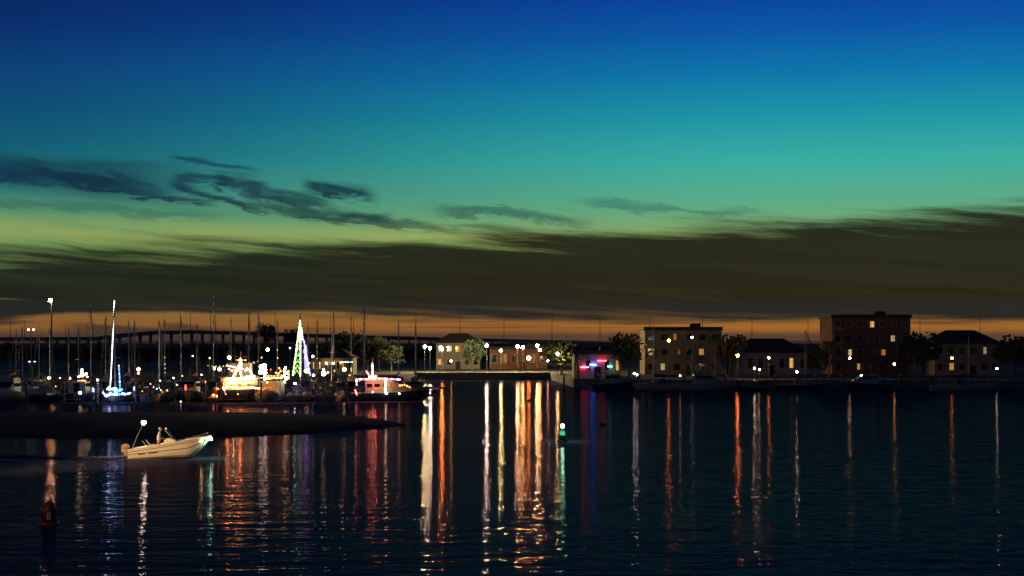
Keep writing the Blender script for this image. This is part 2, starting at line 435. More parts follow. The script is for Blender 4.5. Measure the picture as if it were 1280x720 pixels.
# ------------------------------------------------------------------ trees
def crown_mesh(kind):
    r = random.Random(kind*11+5); m = MB()
    lobes = [(r.uniform(-2.4, 2.4), r.uniform(-2, 2), r.uniform(3.2, 6.6), r.uniform(1.0, 1.9)) for _ in range(11)]
    for lx, ly, lz, lr in lobes:
        for _ in range(75):
            d = Vector((r.gauss(0, 1), r.gauss(0, 1), r.gauss(0, .8))).normalized()*lr*r.uniform(.45, 1.08)
            c = Vector((lx, ly, lz))+d; s = r.uniform(.26, .52)
            u = Vector((r.gauss(0, 1), r.gauss(0, 1), r.gauss(0, 1))).normalized(); w_ = u.orthogonal().normalized()
            m.add([c+u*s, c+w_*s*.6, c-u*s, c-w_*s*.6], [(0, 1, 2, 3)])
    return m
def tree_proto(kind, name, label):
    r = random.Random(kind+40)
    t_ = thing(name, label, 'tree')
    tr = MB().tube([(0, 0, 0), (.1, .05, 1.6), (.05, .1, 3.6)], .26, 7, .13)
    for k in range(6):
        a = k*1.05+r.random(); tr.tube([(.06, .06, 2+.25*k), (math.cos(a)*1.0, math.sin(a)*.9, 3.3+.3*k), (math.cos(a)*1.8, math.sin(a)*1.6, 4+.4*k)], .1, 5, .03)
    tr.build('trunk', M['bark'], t_)
    crown_mesh(kind).build('crown', M['leaf'] if kind % 2 else M['leaf2'], t_)
    return t_
def palm_proto():
    t_ = thing('palm_tree', 'x', 'palm tree'); r = random.Random(99)
    MB().tube([(0, 0, 0), (.1, 0, 2.5), (.3, .05, 5), (.6, .1, 7.2)], .2, 7, .13).build('trunk', M['bark'], t_)
    cm = MB()
    for k in range(20):
        a = k*2*PI/20+r.uniform(-.15, .15); up = r.uniform(-.2, 1.2); ln = r.uniform(1.9, 2.6); P = []
        for j in range(7):
            q = j/6; P.append(Vector((.6+math.cos(a)*ln*q*(1-.15*up*q), .1+math.sin(a)*ln*q, 7.2+up*1.1*q-1.9*q*q)))
        side = Vector((-math.sin(a), math.cos(a), 0))
        for j in range(6):
            wd = .34*math.sin(PI*(j+.7)/7)
            for sg in (-1, 1):
                cm.add([P[j], P[j+1], P[j+1]+side*sg*wd-Vector((0, 0, wd*.6)), P[j]+(P[j+1]-P[j])*.4+side*sg*wd*.6-Vector((0, 0, wd*.5))], [(0, 1, 2, 3)])
    cm.build('crown', M['frond'], t_)
    return t_
tp = [tree_proto(k, 'broadleaf_tree', 'x') for k in range(3)]; pp = palm_proto(); used = set()
def put_tree(pr, px, D, zg, sc, label, group=None):
    o = pr if pr not in used else copy_tree(pr); used.add(pr)
    o.location = (X(px, D), D, zg); o.scale = (sc*random.uniform(.85, 1.35), sc*random.uniform(.85, 1.3), sc*random.uniform(.85, 1.2)); o.rotation_euler.z = random.uniform(0, 6)
    tag(o, label, o['category'], group)
put_tree(tp[0], 333, 690, 6.2, 1.35, 'round tree crown poking above the bridge, between two bridge lamp posts', 'trees behind the marina')
put_tree(tp[1], 364, 690, 6.0, 1.3, 'dark tree standing just left of the tip of the green light cone', 'trees behind the marina')
row = [(404, 400), (421, 395), (433, 400), (445, 398), (459, 392), (474, 400), (489, 390)]
for i, (px, D) in enumerate(row):
    put_tree(tp[i % 3], px, D, 1.5, 1.0+.16*((i*37) % 5)/4, '%s dark tree from the left in the row above the clubhouse roof' % ORD[i], 'trees behind the marina')
row = [(-6, 420), (22, 430), (95, 430), (130, 425), (185, 430), (214, 420), (250, 425), (290, 430)]
for i, (px, D) in enumerate(row):
    put_tree(tp[(i+1) % 3], px, D, 1.5, .72+.1*((i*29) % 5)/4, '%s low dark tree from the left on the bank behind the masts' % ORD[i], 'trees behind the marina')

# ------------------------------------------------------------------ boats
def hull_rings(L, B, fb, sheer, draft=.35, full=.82, n=14, tumble=.9):
    rings = []
    for i in range(n+1):
        t_ = i/n; x = -L/2 + L*t_
        f = full+(1-full)*math.sin(min(1, t_/.45)*PI/2) if t_ < .45 else (1-((t_-.45)/.55)**2.3)
        f = max(f, .012); hb = B/2*f; zg = fb+sheer*t_*t_
        kz = -draft*(1-.5*t_) if t_ < .85 else -draft*(1-.5*t_)+(t_-.85)/.15*(.8*fb+draft)
        rake = 0 if t_ < .8 else 0
        P = [(0, kz), (.55, kz+.30*(0-kz)*1.0 if kz < 0 else kz+.05), (tumble, .22*zg if kz < .2*zg else kz+.3*(zg-kz)), (1.0, zg)]
        pts = [(x, -hb*u, z) for u, z in reversed(P)] + [(x, hb*u, z) for u, z in P[1:]]
        rings.append(pts)
    return rings
def make_hull(root, L, B, fb, sheer, mat, stripe=None, **k):
    R = hull_rings(L, B, fb, sheer, **k)
    h = MB().loft(R, cap0=True, cap1=True).build('hull', mat, root, True)
    D_ = MB()
    D_.loft([[Vector(r[0])+Vector((0, .03, -.03)), Vector(r[-1])+Vector((0, -.03, -.03))] for r in R], cap0=False, cap1=False)
    D_.build('deck', M['teak'], root)
    ru = MB()
    ru.tube([Vector(r[0]) for r in R], .05, 5); ru.tube([Vector(r[-1]) for r in R], .05, 5)
    ru.build('rub_rail', M['trim'], root)
    return R
def rails(root, R, i0, i1, h, gap=1):
    m = MB()
    for side in (0, -1):
        P = [Vector(R[i][side])*1 for i in range(i0, i1+1)]
        for q in (h, h*.55): m.tube([p+Vector((0, 0, q)) for p in P], .018, 4)
        for p in P[::gap]: m.tube([p, p+Vector((0, 0, h))], .018, 4)
    m.build('guard_rail', M['alu'], root)

def sailboat(L, B, mh, hm, cover, dodger):
    r = thing('sailboat', 'x', 'sailboat')
    R = make_hull(r, L, B, .95, .35, hm)
    c = MB(); x0, x1 = -.12*L, .24*L
    c.loft([[(x, -wd, .95), (x, -wd*.86, zt_), (x, wd*.86, zt_), (x, wd, .95)] for x, wd, zt_ in ((x0, B*.30, 1.5), (0, B*.31, 1.52), (x1*.7, B*.26, 1.42), (x1, B*.17, 1.15))], closed=False)
    cb = c.build('cabin', M['white'], r)
    for s in (-1, 1):
        for xx in (-.05*L, .05*L, .13*L):
            MB().box((xx, s*B*.292, 1.28), (.5, .03, .16)).build('window', M['glass'], cb)
    MB().loft([[(x, -B*.33, .98), (x, -B*.30, zz), (x, 0, zz+.12), (x, B*.30, zz), (x, B*.33, .98)] for x, zz in ((-.13*L, 2.0), (-.06*L, 1.95), (-.01*L, 1.5))]).build('dodger', dodger, r)
    ck = MB()
    for s in (-1, 1): ck.box((-.29*L, s*B*.30, 1.08), (.3*L, .18, .34))
    ck.build('cockpit_coaming', M['white'], r)
    wp = MB()
    for k in range(16):
        a, b = 2*PI*k/16, 2*PI*(k+1)/16
        wp.tube([(-.35*L, math.cos(a)*.42, 1.6+math.sin(a)*.42), (-.35*L, math.cos(b)*.42, 1.6+math.sin(b)*.42)], .02, 4)
    for k in range(3): wp.tube([(-.35*L, math.cos(k*PI/3)*.42, 1.6+math.sin(k*PI/3)*.42), (-.35*L, -math.cos(k*PI/3)*.42, 1.6-math.sin(k*PI/3)*.42)], .012, 4)
    wp.box((-.34*L, 0, 1.2), (.16, .2, .8)); wp.build('steering_wheel', M['alu'], r)
    mx = .07*L
    mast = MB().tube([(mx, 0, 1.3), (mx, 0, mh*.5), (mx, 0, mh)], .10, 7, .06).build('mast', M['alu'], r)
    for q in (.45, .72): MB().tube([(mx, -B*.30*(1.2-q), mh*q), (mx-.05, 0, mh*q+.05), (mx, B*.30*(1.2-q), mh*q)], .03, 4).build('spreader', M['alu'], mast)
    MB().tube([(mx, 0, mh), (mx, 0, mh+.6)], .012, 4).build('antenna', M['wire'], mast)
    bo = MB().tube([(mx, 0, 2.35), (mx-.40*L, 0, 2.3)], .07, 6).build('boom', M['alu'], r)
    sc_ = MB(); P = [(mx-.01, 0, 2.62), (mx-.1*L, 0, 2.58), (mx-.25*L, 0, 2.5), (mx-.39*L, 0, 2.42)]
    sc_.tube(P, .24, 8, .11).build('sail_cover', cover, bo, True)
    rg = MB()
    for e in ((L/2-.05, 0, 1.35), (-L/2+.1, 0, 1.0)): rg.tube([(mx, 0, mh), e], .014, 3)
    for s in (-1, 1):
        rg.tube([(mx, 0, mh), (mx, s*B*.30*(1.2-.72), mh*.72), (mx, s*B*.30*(1.2-.45), mh*.45), (mx, s*B*.46, 1.1)], .012, 3)
    rg.tube([(mx+.1, 0, mh*.97), (L/2-.25, 0, 1.5)], .06, 5)
    rg.build('rigging', M['wire'], r)
    rails(r, R, 0, 13, .6, 2)
    return r
def cruiser(L, B, hm, cabm, fly=True):
    r = thing('motor_cruiser', 'x', 'motorboat')
    R = make_hull(r, L, B, 1.15, .75, hm, tumble=.94)
    c = MB()
    c.loft([[(x, -wd, 1.2), (x, -wd*.93, zt_), (x, wd*.93, zt_), (x, wd, 1.2)] for x, wd, zt_ in ((-.24*L, B*.40, 2.75), (.06*L, B*.40, 2.8), (.20*L, B*.34, 1.95), (.30*L, B*.22, 1.75))])
    cb = c.build('cabin', cabm, r)
    for s in (-1, 1):
        for xx in (-.17*L, -.06*L, .03*L):
            MB().box((xx, s*B*.392, 2.3), (.085*L, .04, .5)).build('window', M['glass'], cb)
    ws = MB()
    ws.add([(.075*L, -B*.33, 2.72), (.075*L, B*.33, 2.72), (.195*L, B*.30, 2.02), (.195*L, -B*.30, 2.02)], [(0, 1, 2, 3)])
    o = ws.build('windscreen', M['glass'], r); o.location.z = .03
    MB().box((-.245*L, 0, 1.95), (.06, B*.28, 1.3)).build('cabin_door', M['glass'], r)
    if fly:
        f = MB()
        for s in (-1, 1): f.box((-.09*L, s*B*.34, 3.05), (.3*L, .07, .5))
        f.box((.06*L, 0, 3.1), (.07, B*.68, .6)); f.box((-.1*L, 0, 2.86), (.34*L, B*.74, .08)); f.build('flybridge', cabm, r)
        MB().box((.0*L, 0, 3.2), (.5, .9, .6)).build('helm_console', cabm, r)
        a = MB()
        for s in (-1, 1): a.tube([(-.22*L, s*B*.34, 2.9), (-.2*L, s*B*.30, 4.3)], .06, 5)
        a.box((-.2*L, 0, 4.35), (.5, B*.66, .1)); a.tube([(-.2*L, 0, 4.4), (-.2*L, 0, 5.6)], .03, 4)
        a.ball((-.2*L, .5, 4.6), .25, 6, .6).build('radar_arch', cabm, r)
    else:
        a = MB()
        for s in (-1, 1): a.tube([(-.36*L, s*B*.38, 1.2), (-.36*L, s*B*.36, 3.0)], .03, 5)
        a.box((-.30*L, 0, 3.03), (.26*L, B*.8, .07)); a.build('bimini_top', M['bluec'], r)
        MB().tube([(-.1*L, 0, 2.8), (-.12*L, 0, 4.8)], .03, 5).build('mast', M['alu'], r)
    MB().box((-L/2-.35, 0, .35), (.7, B*.8, .1)).build('swim_platform', M['teak'], r)
    rails(r, R, 6, 13, .7, 2)
    return r

SB = [sailboat(10.5, 3.3, 13.5, M['white'], M['bluec'], M['bluec']), sailboat(9.5, 3.1, 12.5, M['navy'], M['tanc'], M['tanc']), sailboat(11.5, 3.5, 15.0, M['white'], M['greenc'], M['greenc'])]
MCs = [cruiser(10, 3.5, M['white'], M['white']), cruiser(8.5, 3.1, M['navy'], M['white'], False)]
taken = set()
def moor(pr, px, D, label, bow_away=True, mast=None, rz=0, group='boats moored in the marina', name=None):
    """stern (or bow) end at distance D, boat lying along the line of the slip"""
    o = pr if pr not in taken else copy_tree(pr); taken.add(pr)
    s = 1.0
    L2 = 5.3
    o.location = (X(px, D+L2), D+L2, 0); o.rotation_euler = (random.uniform(-.012, .012), 0, (PI/2 if bow_away else -PI/2)+rz)
    if mast:
        ch = [c for c in o.children if c.name.startswith(('mast', 'rigging'))]
        h0 = {SB[0]: 13.5, SB[1]: 12.5, SB[2]: 15.0}[pr]
        for c in ch: c.scale.z = (mast/h0)
    return tag(o, label, o['category'], group)

# front row
D1 = 222.0
r1 = [
 (8, MCs[0], False, None, 'dark flybridge motorboat at the far left end of the front row'),
 (60, SB[1], True, 10.5, 'unlit navy sailboat right of the dark flybridge motorboat, front row'),
 (101, MCs[1], True, None, 'low motorboat under the small white light tree, left of the blue-lit sailboat'),
 (197, SB[0], True, 11.5, 'dark sailboat with a few small amber bulbs in its cockpit'),
 (236, MCs[1], False, None, 'motorboat with red-lit cockpit left of the glowing orange dinghy'),
 (413, SB[2], True, 9.5, 'dark sailboat right of the sailboat dressed as a green light cone'),
]
for px, pr, away, mh, lab in r1: moor(pr, px, D1, lab, away, mh)
blue_boat = moor(SB[2], 146, D1-1, 'sailboat outlined in blue and white lights with a glowing mast', False, 13.6)
xmas_boat = moor(SB[0], 375, D1+2, 'sailboat dressed with green and violet light strings like a tree', True, 12.6)
second = [(30, SB[0], 11.0), (84, SB[1], 10.8), (112, SB[2], 14.9), (170, SB[1], 12.0), (225, SB[0], 12.9), (265, SB[2], 16.0), (312, SB[1], 13.0), (345, SB[0], 12.0), (395, SB[1], 12.2), (456, SB[0], 14.2)]
for i, (px, pr, mh) in enumerate(second):
    moor(pr, px, 252+random.uniform(-1, 1), '%s sailboat from the left in the middle row, bare mast rising past the bridge' % ORD[i], i % 3 != 0, mh)
third = [(18, SB[1], 11.2), (50, SB[2], 12.0), (97, SB[0], 11.5), (133, SB[1], 13.5), (160, SB[0], 12.5), (207, SB[2], 12.8), (245, SB[1], 12.0), (290, SB[0], 13.1), (322, SB[2], 14.2), (385, SB[1], 11.8), (416, SB[0], 14.6), (440, SB[1], 13.4), (498, SB[0], 12.6), (520, SB[1], 11.8)]
for i, (px, pr, mh) in enumerate(third):
    moor(pr, px, 294+random.uniform(-2, 2), '%s sailboat from the left in the rearmost row of the marina' % ORD[i], i % 2 == 0, mh)

# trawler, dinghy, cruiser and yacht: one of each
def trawler():
    D = D1; r = thing('motor_yacht', 'tall trawler yacht covered in bright white and amber lights', 'motor yacht', (X(301, D+7), D+7, 0), PI/2, 'boats moored in the marina')
    L, B = 14, 5.0
    R = make_hull(r, L, B, 1.75, .9, M['navy'], tumble=.96, draft=.8)
    cab = MB().loft([[(x, -wd, 1.75), (x, -wd*.96, zt_), (x, wd*.96, zt_), (x, wd, 1.75)] for x, wd, zt_ in ((-4.6, 2.1, 3.35), (2.5, 2.1, 3.4), (3.6, 1.9, 2.6))]).build('cabin', M['white'], r)
    for y in (-1.25, 0, 1.25): MB().box((-4.63, y, 2.65), (.05, .8, .75)).build('window', G(AMBER, 2.2), cab)
    for s in (-1, 1):
        for k in range(4): MB().box((-3.4+k*1.5, s*2.07, 2.65), (.9, .05, .6)).build('window', G(AMBER, 1.6), cab)
    MB().box((-2.0, 0, 3.45), (7.6, 4.7, .1)).build('boat_deck', M['white'], r)
    wh = MB().loft([[(x, -wd, 3.5), (x, -wd*.92, zt_), (x, wd*.92, zt_), (x, wd, 3.5)] for x, wd, zt_ in ((-1.2, 1.5, 5.3), (1.4, 1.5, 5.3), (2.1, 1.35, 4.4))]).build('wheelhouse', M['white'], r)
    MB().box((-1.23, .5, 4.4), (.05, .8, .7)).build('window', G(ORANGE, 1.5), wh)
    MB().box((.3, 0, 5.36), (4.0, 3.4, .1)).build('wheelhouse_roof', M['white'], r)
    a = MB()
    a.tube([(0, 0, 5.4), (0, 0, 7.0)], .08, 6); a.tube([(0, -.9, 6.3), (0, .9, 6.3)], .04, 5); a.build('signal_mast', M['alu'], r)
    MB().tube([(-5.2, 1.7, 3.5), (-5.2, 1.7, 4.4), (-6.0, 1.2, 4.9)], .05, 5).build('davit', M['steel'], r)
    rl = MB()
    for z in (2.3, 2.7): rl.tube([(-L/2, -2.2, z), (-L/2, 2.2, z)], .03, 4)
    for y in (-2.2, -1.1, 0, 1.1, 2.2): rl.tube([(-L/2, y, 1.7), (-L/2, y, 2.7)], .03, 4)
    rl.build('stern_rail', M['alu'], r)
    MB().box((-L/2-.4, 0, .4), (.8, 4, .1)).build('swim_platform', M['teak'], r)
    for y in (-.8, .9): MB().ball((-L/2-.04, y, 1.15), .07, 6).build('stern_light', G(AMBER, 6), r)
    for y, x, z, c, s in ((.25, -4.75, 3.15, (1, .62, .2), 800), (-.75, -4.75, 3.2, (1, .12, .03), 620), (1.0, -4.75, 3.1, (1, .28, .05), 560)):
        MB().ball((x, y, z), .17, 8).build('deck_streak_lamp', G(c, s), r, True)  # strong compact sources added for a narrow bright streak below the stern
    return r
trawler()
def string(name, pts, cols, r, step, label, cat='light string', group='light strings on the boats', sag=0.0, wire=True):
    """bulbs strung on a cord through world points"""
    root = thing(name, label, cat, pts[0], 0, group); p0 = Vector(pts[0])
    P = [Vector(p)-p0 for p in pts]
    full = []
    for a, b in zip(P, P[1:]):
        n = max(1, int((b-a).length/step))
        for k in range(n):
            q = k/n; full.append(a.lerp(b, q)-Vector((0, 0, sag*math.sin(PI*q)*(b-a).length)))
    full.append(P[-1])
    MB().tube(full, .012, 3).build('cord', M['black'], root)
    for ci, (c, st_) in enumerate(cols):
        st_ *= 1.7
        m = MB(); sel = full[ci::len(cols)]
        for p in sel: m.bead(p, r*random.uniform(.8, 1.2))
        m.build('bulb', G(c, st_), root); C.objects[-1]['kind'] = 'stuff'
    return root
def wl(px, py, D): return (X(px, D), D, Z(py, D))
LS = 14.0
# blue-lit sailboat: mast string, second short string, deck outline
string('light_string', [wl(137.5, 489, 226), wl(140, 445, 226), wl(141.5, 410, 226), wl(143, 376, 226)], [((1,.97,.9), 5), ((1,1,1), 3)], .085, .2, 'white light string climbing the whole mast of the blue-lit sailboat')
string('light_string', [wl(150, 487, 223), wl(149.5, 472, 223), wl(148.5, 457, 223)], [(COOL, 3), (BLUE, 6), (GREEN, 2), (PURPLE, 5)], .11, .24, 'short multicoloured string of blue, green and violet bulbs beside the glowing mast')
string('light_string', [wl(129, 491, 221), wl(133, 495, 220.5), wl(138, 492, 220), wl(146, 493, 220), wl(153, 492, 220), wl(162, 491.5, 221)], [(COOL, 12), (BLUE, 14), (COOL, 12)], .13, .26, 'white bulbs looped along the bow rail of the blue-lit sailboat', sag=.08)
string('light_string', [wl(134, 486.5, 222), wl(145, 486, 222)], [(COOL, 14), (TEAL, 10)], .16, .22, 'thick white light band across the cabin top of the blue-lit sailboat')
string('light_string', [wl(144, 488.5, 221.5), wl(152, 487, 221.5), wl(147, 490, 221.5), wl(140, 493, 221.5)], [(TEAL, 5), (BLUE, 9)], .15, .24, 'turquoise and blue bulbs bunched on the foredeck of the blue-lit sailboat')
# trawler outlines
TD = D1-.5
for pts, cols, rad, lab in [
  ([(279, 485), (286, 483.5), (300, 485), (312, 484), (324, 485.5)], [(AMBER, 16), (ORANGE, 12), (WARM, 14)], .13, 'white and amber bulbs along the stern rail of the trawler yacht'),
  ([(281, 490), (280, 485), (283, 483)], [(PINK, 5), (WHITE, 9)], .1, 'pinkish bulbs down the left corner of the trawler yacht stern'),
  ([(284, 479.5), (294, 478), (304, 479), (317, 477.5)], [(AMBER, 16), (ORANGE, 12)], .14, 'bright bulbs along the lower edge of the trawler yacht upper deck'),
  ([(287, 474), (293, 473.5)], [(WARM, 12), (AMBER, 12)], .15, 'short white row left of the light figure on the trawler yacht'),
  ([(305, 474), (317, 473), (318, 470), (306, 471.5), (306, 473), (317, 471.5)], [(WARM, 12), (AMBER, 12)], .15, 'white light block right of the light figure on the trawler yacht'),
  ([(292, 471), (296, 462), (300, 455), (300.5, 449)], [(WARM, 14)], .15, 'left leg of the tall white light figure on the trawler yacht'),
  ([(301, 449), (301.5, 457), (300, 463), (302, 472)], [(WARM, 14)], .15, 'right leg of the tall white light figure on the trawler yacht'),
  ([(295.5, 450), (306.5, 450.2)], [(RED, 6), (ORANGE, 9)], .09, 'red and orange crossbar at the top of the trawler yacht light figure'),
  ([(286, 461), (290, 463.5), (297, 461), (303, 461), (307, 463)], [(WARM, 10), (RED, 8)], .14, 'white arm bulbs of the light figure on the trawler yacht'),
  ([(309, 461), (313, 464), (315, 469)], [(WHITE, 16), (GREENISH, 12)], .14, 'curved white light arc right of the light figure on the trawler yacht'),
  ([(284, 457), (294, 459)], [(WHITE, 10), (AMBER, 9)], .1, 'short white light bar left of the light figure on the trawler yacht')]:
    string('light_string', [wl(a, b, TD+(2.6 if b < 476 else 0)) for a, b in pts], [(c_, s_*.9) for c_, s_ in cols], rad, .22, lab)
# christmas tree sailboat
XD = 228.0
string('light_string', [wl(366, 469, XD), wl(369.5, 445, XD), wl(373, 418, XD), wl(375.2, 401, XD)], [((.85, 1, .5), 3), ((.45, 1, .25), 2.2), ((1, .95, .7), 3.2)], .13, .2, 'left sloping white-green edge of the light cone on the dressed sailboat')
string('light_string', [wl(375.2, 401, XD), wl(375.6, 435, XD), wl(375.4, 470, XD)], [((.85, 1, .5), 3), ((.45, 1, .25), 2.2), ((1, .95, .7), 3.2)], .12, .2, 'upright white-green string down the mast of the dressed sailboat')
for i, (y, a, b) in enumerate([(466, 367.5, 375), (460, 368.5, 375), (453, 369.5, 375), (445, 370.6, 375), (436, 371.7, 375), (425, 373, 375.2), (413, 374, 375.3)]):
    string('light_string', [wl(a, y+2, XD+.1), wl((a+b)/2, y-3, XD+.1), wl(b, y+2, XD+.1)], [((.10, 1, .12), 1.2), ((.75, 1, .08), 1.6)], .11, .22, '%s zigzag of green bulbs from the bottom inside the light cone' % ORD[i])
string('light_string', [wl(376.6, 410, XD), wl(378, 424, XD)], [(WHITE, 10), (COOL, 2.5)], .11, .2, 'short white string just right of the light cone tip')
string('light_string', [wl(380, 426, XD), wl(382.3, 445, XD)], [(PURPLE, 5), (COOL, 2.5)], .12, .2, 'upper violet string right of the light cone on the dressed sailboat')
string('light_string', [wl(381.5, 444, XD), wl(385, 456, XD), wl(388, 469, XD)], [(PURPLE, 8), (COOL, 2.5), (BLUE, 6)], .12, .2, 'lower violet and blue string falling right of the light cone')
string('light_string', [wl(381, 446, XD+.2), wl(382, 464, XD+.2), wl(384, 450, XD+.2), wl(380, 440, XD+.2), wl(382, 432, XD+.2), wl(386, 466, XD+.2)], [(PURPLE, 7), (BLUE, 6)], .14, .22, 'violet infill bulbs between the light cone and the lower violet string')

# cruiser with lit bimini and orange cockpit
cz = thing('motor_cruiser', 'motorboat with white-lit awning and orange cockpit right of the trawler yacht', 'motorboat', (X(340, D1+5.5), D1+5.5, 0), PI/2, 'boats moored in the marina')
R = make_hull(cz, 10.5, 3.9, 1.1, .7, M['grey'], tumble=.94)
cb = MB().loft([[(x, -wd, 1.1), (x, -wd*.94, z), (x, wd*.94, z), (x, wd, 1.1)] for x, wd, z in ((-1.5, 1.6, 2.9), (2, 1.6, 2.9), (3.2, 1.2, 1.9))]).build('cabin', M['white'], cz)
MB().box((-1.53, 0, 2.0), (.05, 1.2, 1.2)).build('cabin_door', G(ORANGE, .55), cb)
aw = MB()
for s in (-1, 1):
    aw.tube([(-4.6, s*1.6, 1.2), (-4.6, s*1.5, 3.3)], .03, 5); aw.tube([(-1.6, s*1.6, 1.2), (-1.6, s*1.5, 3.4)], .03, 5)
aw.build('awning_frame', M['alu'], cz)
MB().loft([[(x, -1.6, z-.15), (x, 0, z+.08), (x, 1.6, z-.15)] for x, z in ((-4.8, 3.35), (-3, 3.5), (-1.4, 3.4))], cap0=False, cap1=False).build('awning', M['tanc'], cz)
MB().loft([[(x, -1.5, 1.15), (x, -1.2, z), (x, 0, z+.25), (x, 1.2, z), (x, 1.5, 1.15)] for x, z in ((-5.0, 1.5), (-4.0, 1.9), (-2.4, 1.9), (-1.8, 1.7))]).build('cockpit_cover', M['tanc'], cz)
MB().ball((-3.2, .2, 2.75), .11, 6).build('cockpit_lamp', G(ORANGE, 40), cz)
rails(cz, R, 3, 13, .6, 2)
for pts, cols, rad, lab in [
  ([(325, 458), (331, 456), (332, 466), (325, 466), (326, 461), (331, 461)], [(WHITE, 17)], .17, 'white light rectangle above the awning of the orange-lit motorboat'),
  ([(330.5, 467), (331, 474)], [(WHITE, 16)], .15, 'short white upright string under the white light rectangle'),
  ([(332, 473.5), (342, 472.5), (353, 472)], [(ORANGE, 10), (AMBER, 12)], .11, 'orange bulbs along the awning edge right of the trawler yacht'),
  ([(333, 469.5), (343, 470), (352, 469)], [(RED, 5), (ORANGE, 6)], .08, 'thin reddish string above the orange awning bulbs'),
  ([(357, 459), (355, 465), (358.5, 466), (354, 470), (359, 472), (356, 476), (357, 480)], [(WHITE, 15), (AMBER, 14)], .14, 'bushy cluster of white and amber bulbs left of the green light cone'),
  ([(349, 460), (351, 464), (348, 467)], [(ORANGE, 10), (RED, 6)], .11, 'small orange and red bulb cluster above the awning bulbs'),
  ([(360.5, 464), (361, 474)], [(ORANGE, 12), (RED, 8)], .1, 'short orange upright string beside the white and amber cluster')]:
    string('light_string', [wl(a, b, 223.5) for a, b in pts], [(c_, s_*1.6) for c_, s_ in cols], rad, .22, lab)

# dinghy with a glowing canopy
dg = thing('small_boat', 'small boat with glowing orange canopy left of the trawler yacht', 'boat', (X(271.5, D1+2.5), D1+2.5, 0), PI/2, 'boats moored in the marina')
make_hull(dg, 5.2, 2.1, .6, .3, M['white'])
MB().loft([[(x, -.85, .62), (x, -.5, 1.3*k+.3), (x, 0, 1.95*k+.1), (x, .5, 1.3*k+.3), (x, .85, .62)] for x, k in ((-1.8, .6), (-1.2, 1), (.4, 1), (1.3, .5))]).build('canopy', paint('orange canopy', (.5, .17, .05), .9), dg)
MB().ball((-2.1, .15, 1.0), .10, 6).build('lantern', G(ORANGE, 60), dg)
MB().ball((-2.1, -.35, .85), .06, 6).build('lantern', G(AMBER, 30), dg)

# broadside yacht, bow to the right
yt = thing('motor_yacht', 'long low yacht lying broadside with red and pink light outline', 'motor yacht', (X(487, 228), 228, 0), .06, 'boats moored in the marina')
R = make_hull(yt, 11.2, 3.8, 1.15, .6, M['navy'], tumble=.94)
cb = MB().loft([[(x, -wd, 1.15), (x, -wd*.93, z), (x, wd*.93, z), (x, wd, 1.15)] for x, wd, z in ((-3.4, 1.55, 2.9), (.4, 1.55, 2.9), (2.1, 1.2, 1.95), (3.2, .8, 1.7))]).build('cabin', M['white'], yt)
for k in range(4): MB().box((-2.8+k*1.05, -1.51, 2.25), (.75, .04, .5)).build('window', G(ORANGE, .5) if k > 1 else M['glass'], cb)
MB().box((-1.5, 0, 2.98), (4.2, 3.2, .1)).build('hard_top', M['white'], yt)
MB().tube([(-2.4, 0, 3.0), (-2.4, 0, 6.2)], .05, 5).build('mast', M['alu'], yt)
MB().box((-5.9, 0, .35), (.7, 3.0, .1)).build('swim_platform', M['teak'], yt)
rails(yt, R, 4, 13, .65, 2)
YD = 225.6
for pts, cols, rad, lab in [
  ([(446, 481), (445.5, 474), (455, 474), (468, 473), (484, 473.5), (500, 474.5)], [(PINK, 10), (RED, 10), (WHITE, 8)], .11, 'pink and red roofline string on the broadside yacht'),
  ([(466, 473), (465.5, 455)], [(WHITE, 14), (RED, 10), (AMBER, 12)], .13, 'white and red mast string on the broadside yacht'),
  ([(458, 464), (462, 470), (470, 470)], [(RED, 10), (PINK, 10)], .12, 'red bulb cluster left of the broadside yacht mast string'),
  ([(482, 474), (482, 491)], [(AMBER, 12), (WHITE, 12)], .11, 'amber upright string amidships on the broadside yacht'),
  ([(500, 482), (506, 481), (512, 484)], [(ORANGE, 7)], .09, 'short dim orange string near the bow of the broadside yacht'),
  ([(444, 488), (446, 493)], [(RED, 8), (WHITE, 10)], .1, 'few red and white bulbs at the stern corner of the broadside yacht')]:
    string('light_string', [wl(a, b, YD) for a, b in pts], [(c_, s_*2) for c_, s_ in cols], rad, .26, lab)
for px, py, c, s in ((465, 490, WARM, 14), (482, 492, WARM, 30), (498, 492, WARM, 20)):
    o = MB().ball((X(px, 226)-yt.location.x, -2.0, Z(py, 226)), .1, 6).build('deck_light', G(c, s), yt)

# ------------------------------------------------------------------ docks
# compact lamps added to the boats to throw narrow streaks on the water
MB().ball((X(468, 226)-yt.location.x, -1.75, 3.35), .16, 8).build('roof_streak_lamp', G((1, .10, .05), 420), yt, True)
MB().ball((X(461, 226)-yt.location.x, -1.75, 3.35), .12, 8).build('roof_streak_lamp', G((1, .25, .08), 260), yt, True)
MB().ball((-4.6, .1, 2.6), .13, 8).build('stern_streak_lamp', G((.62, .82, 1), 170), xmas_boat, True)
MB().ball((4.9, .15, 2.0), .15, 8).build('bow_streak_lamp', G((.25, .45, 1), 260), blue_boat, True)

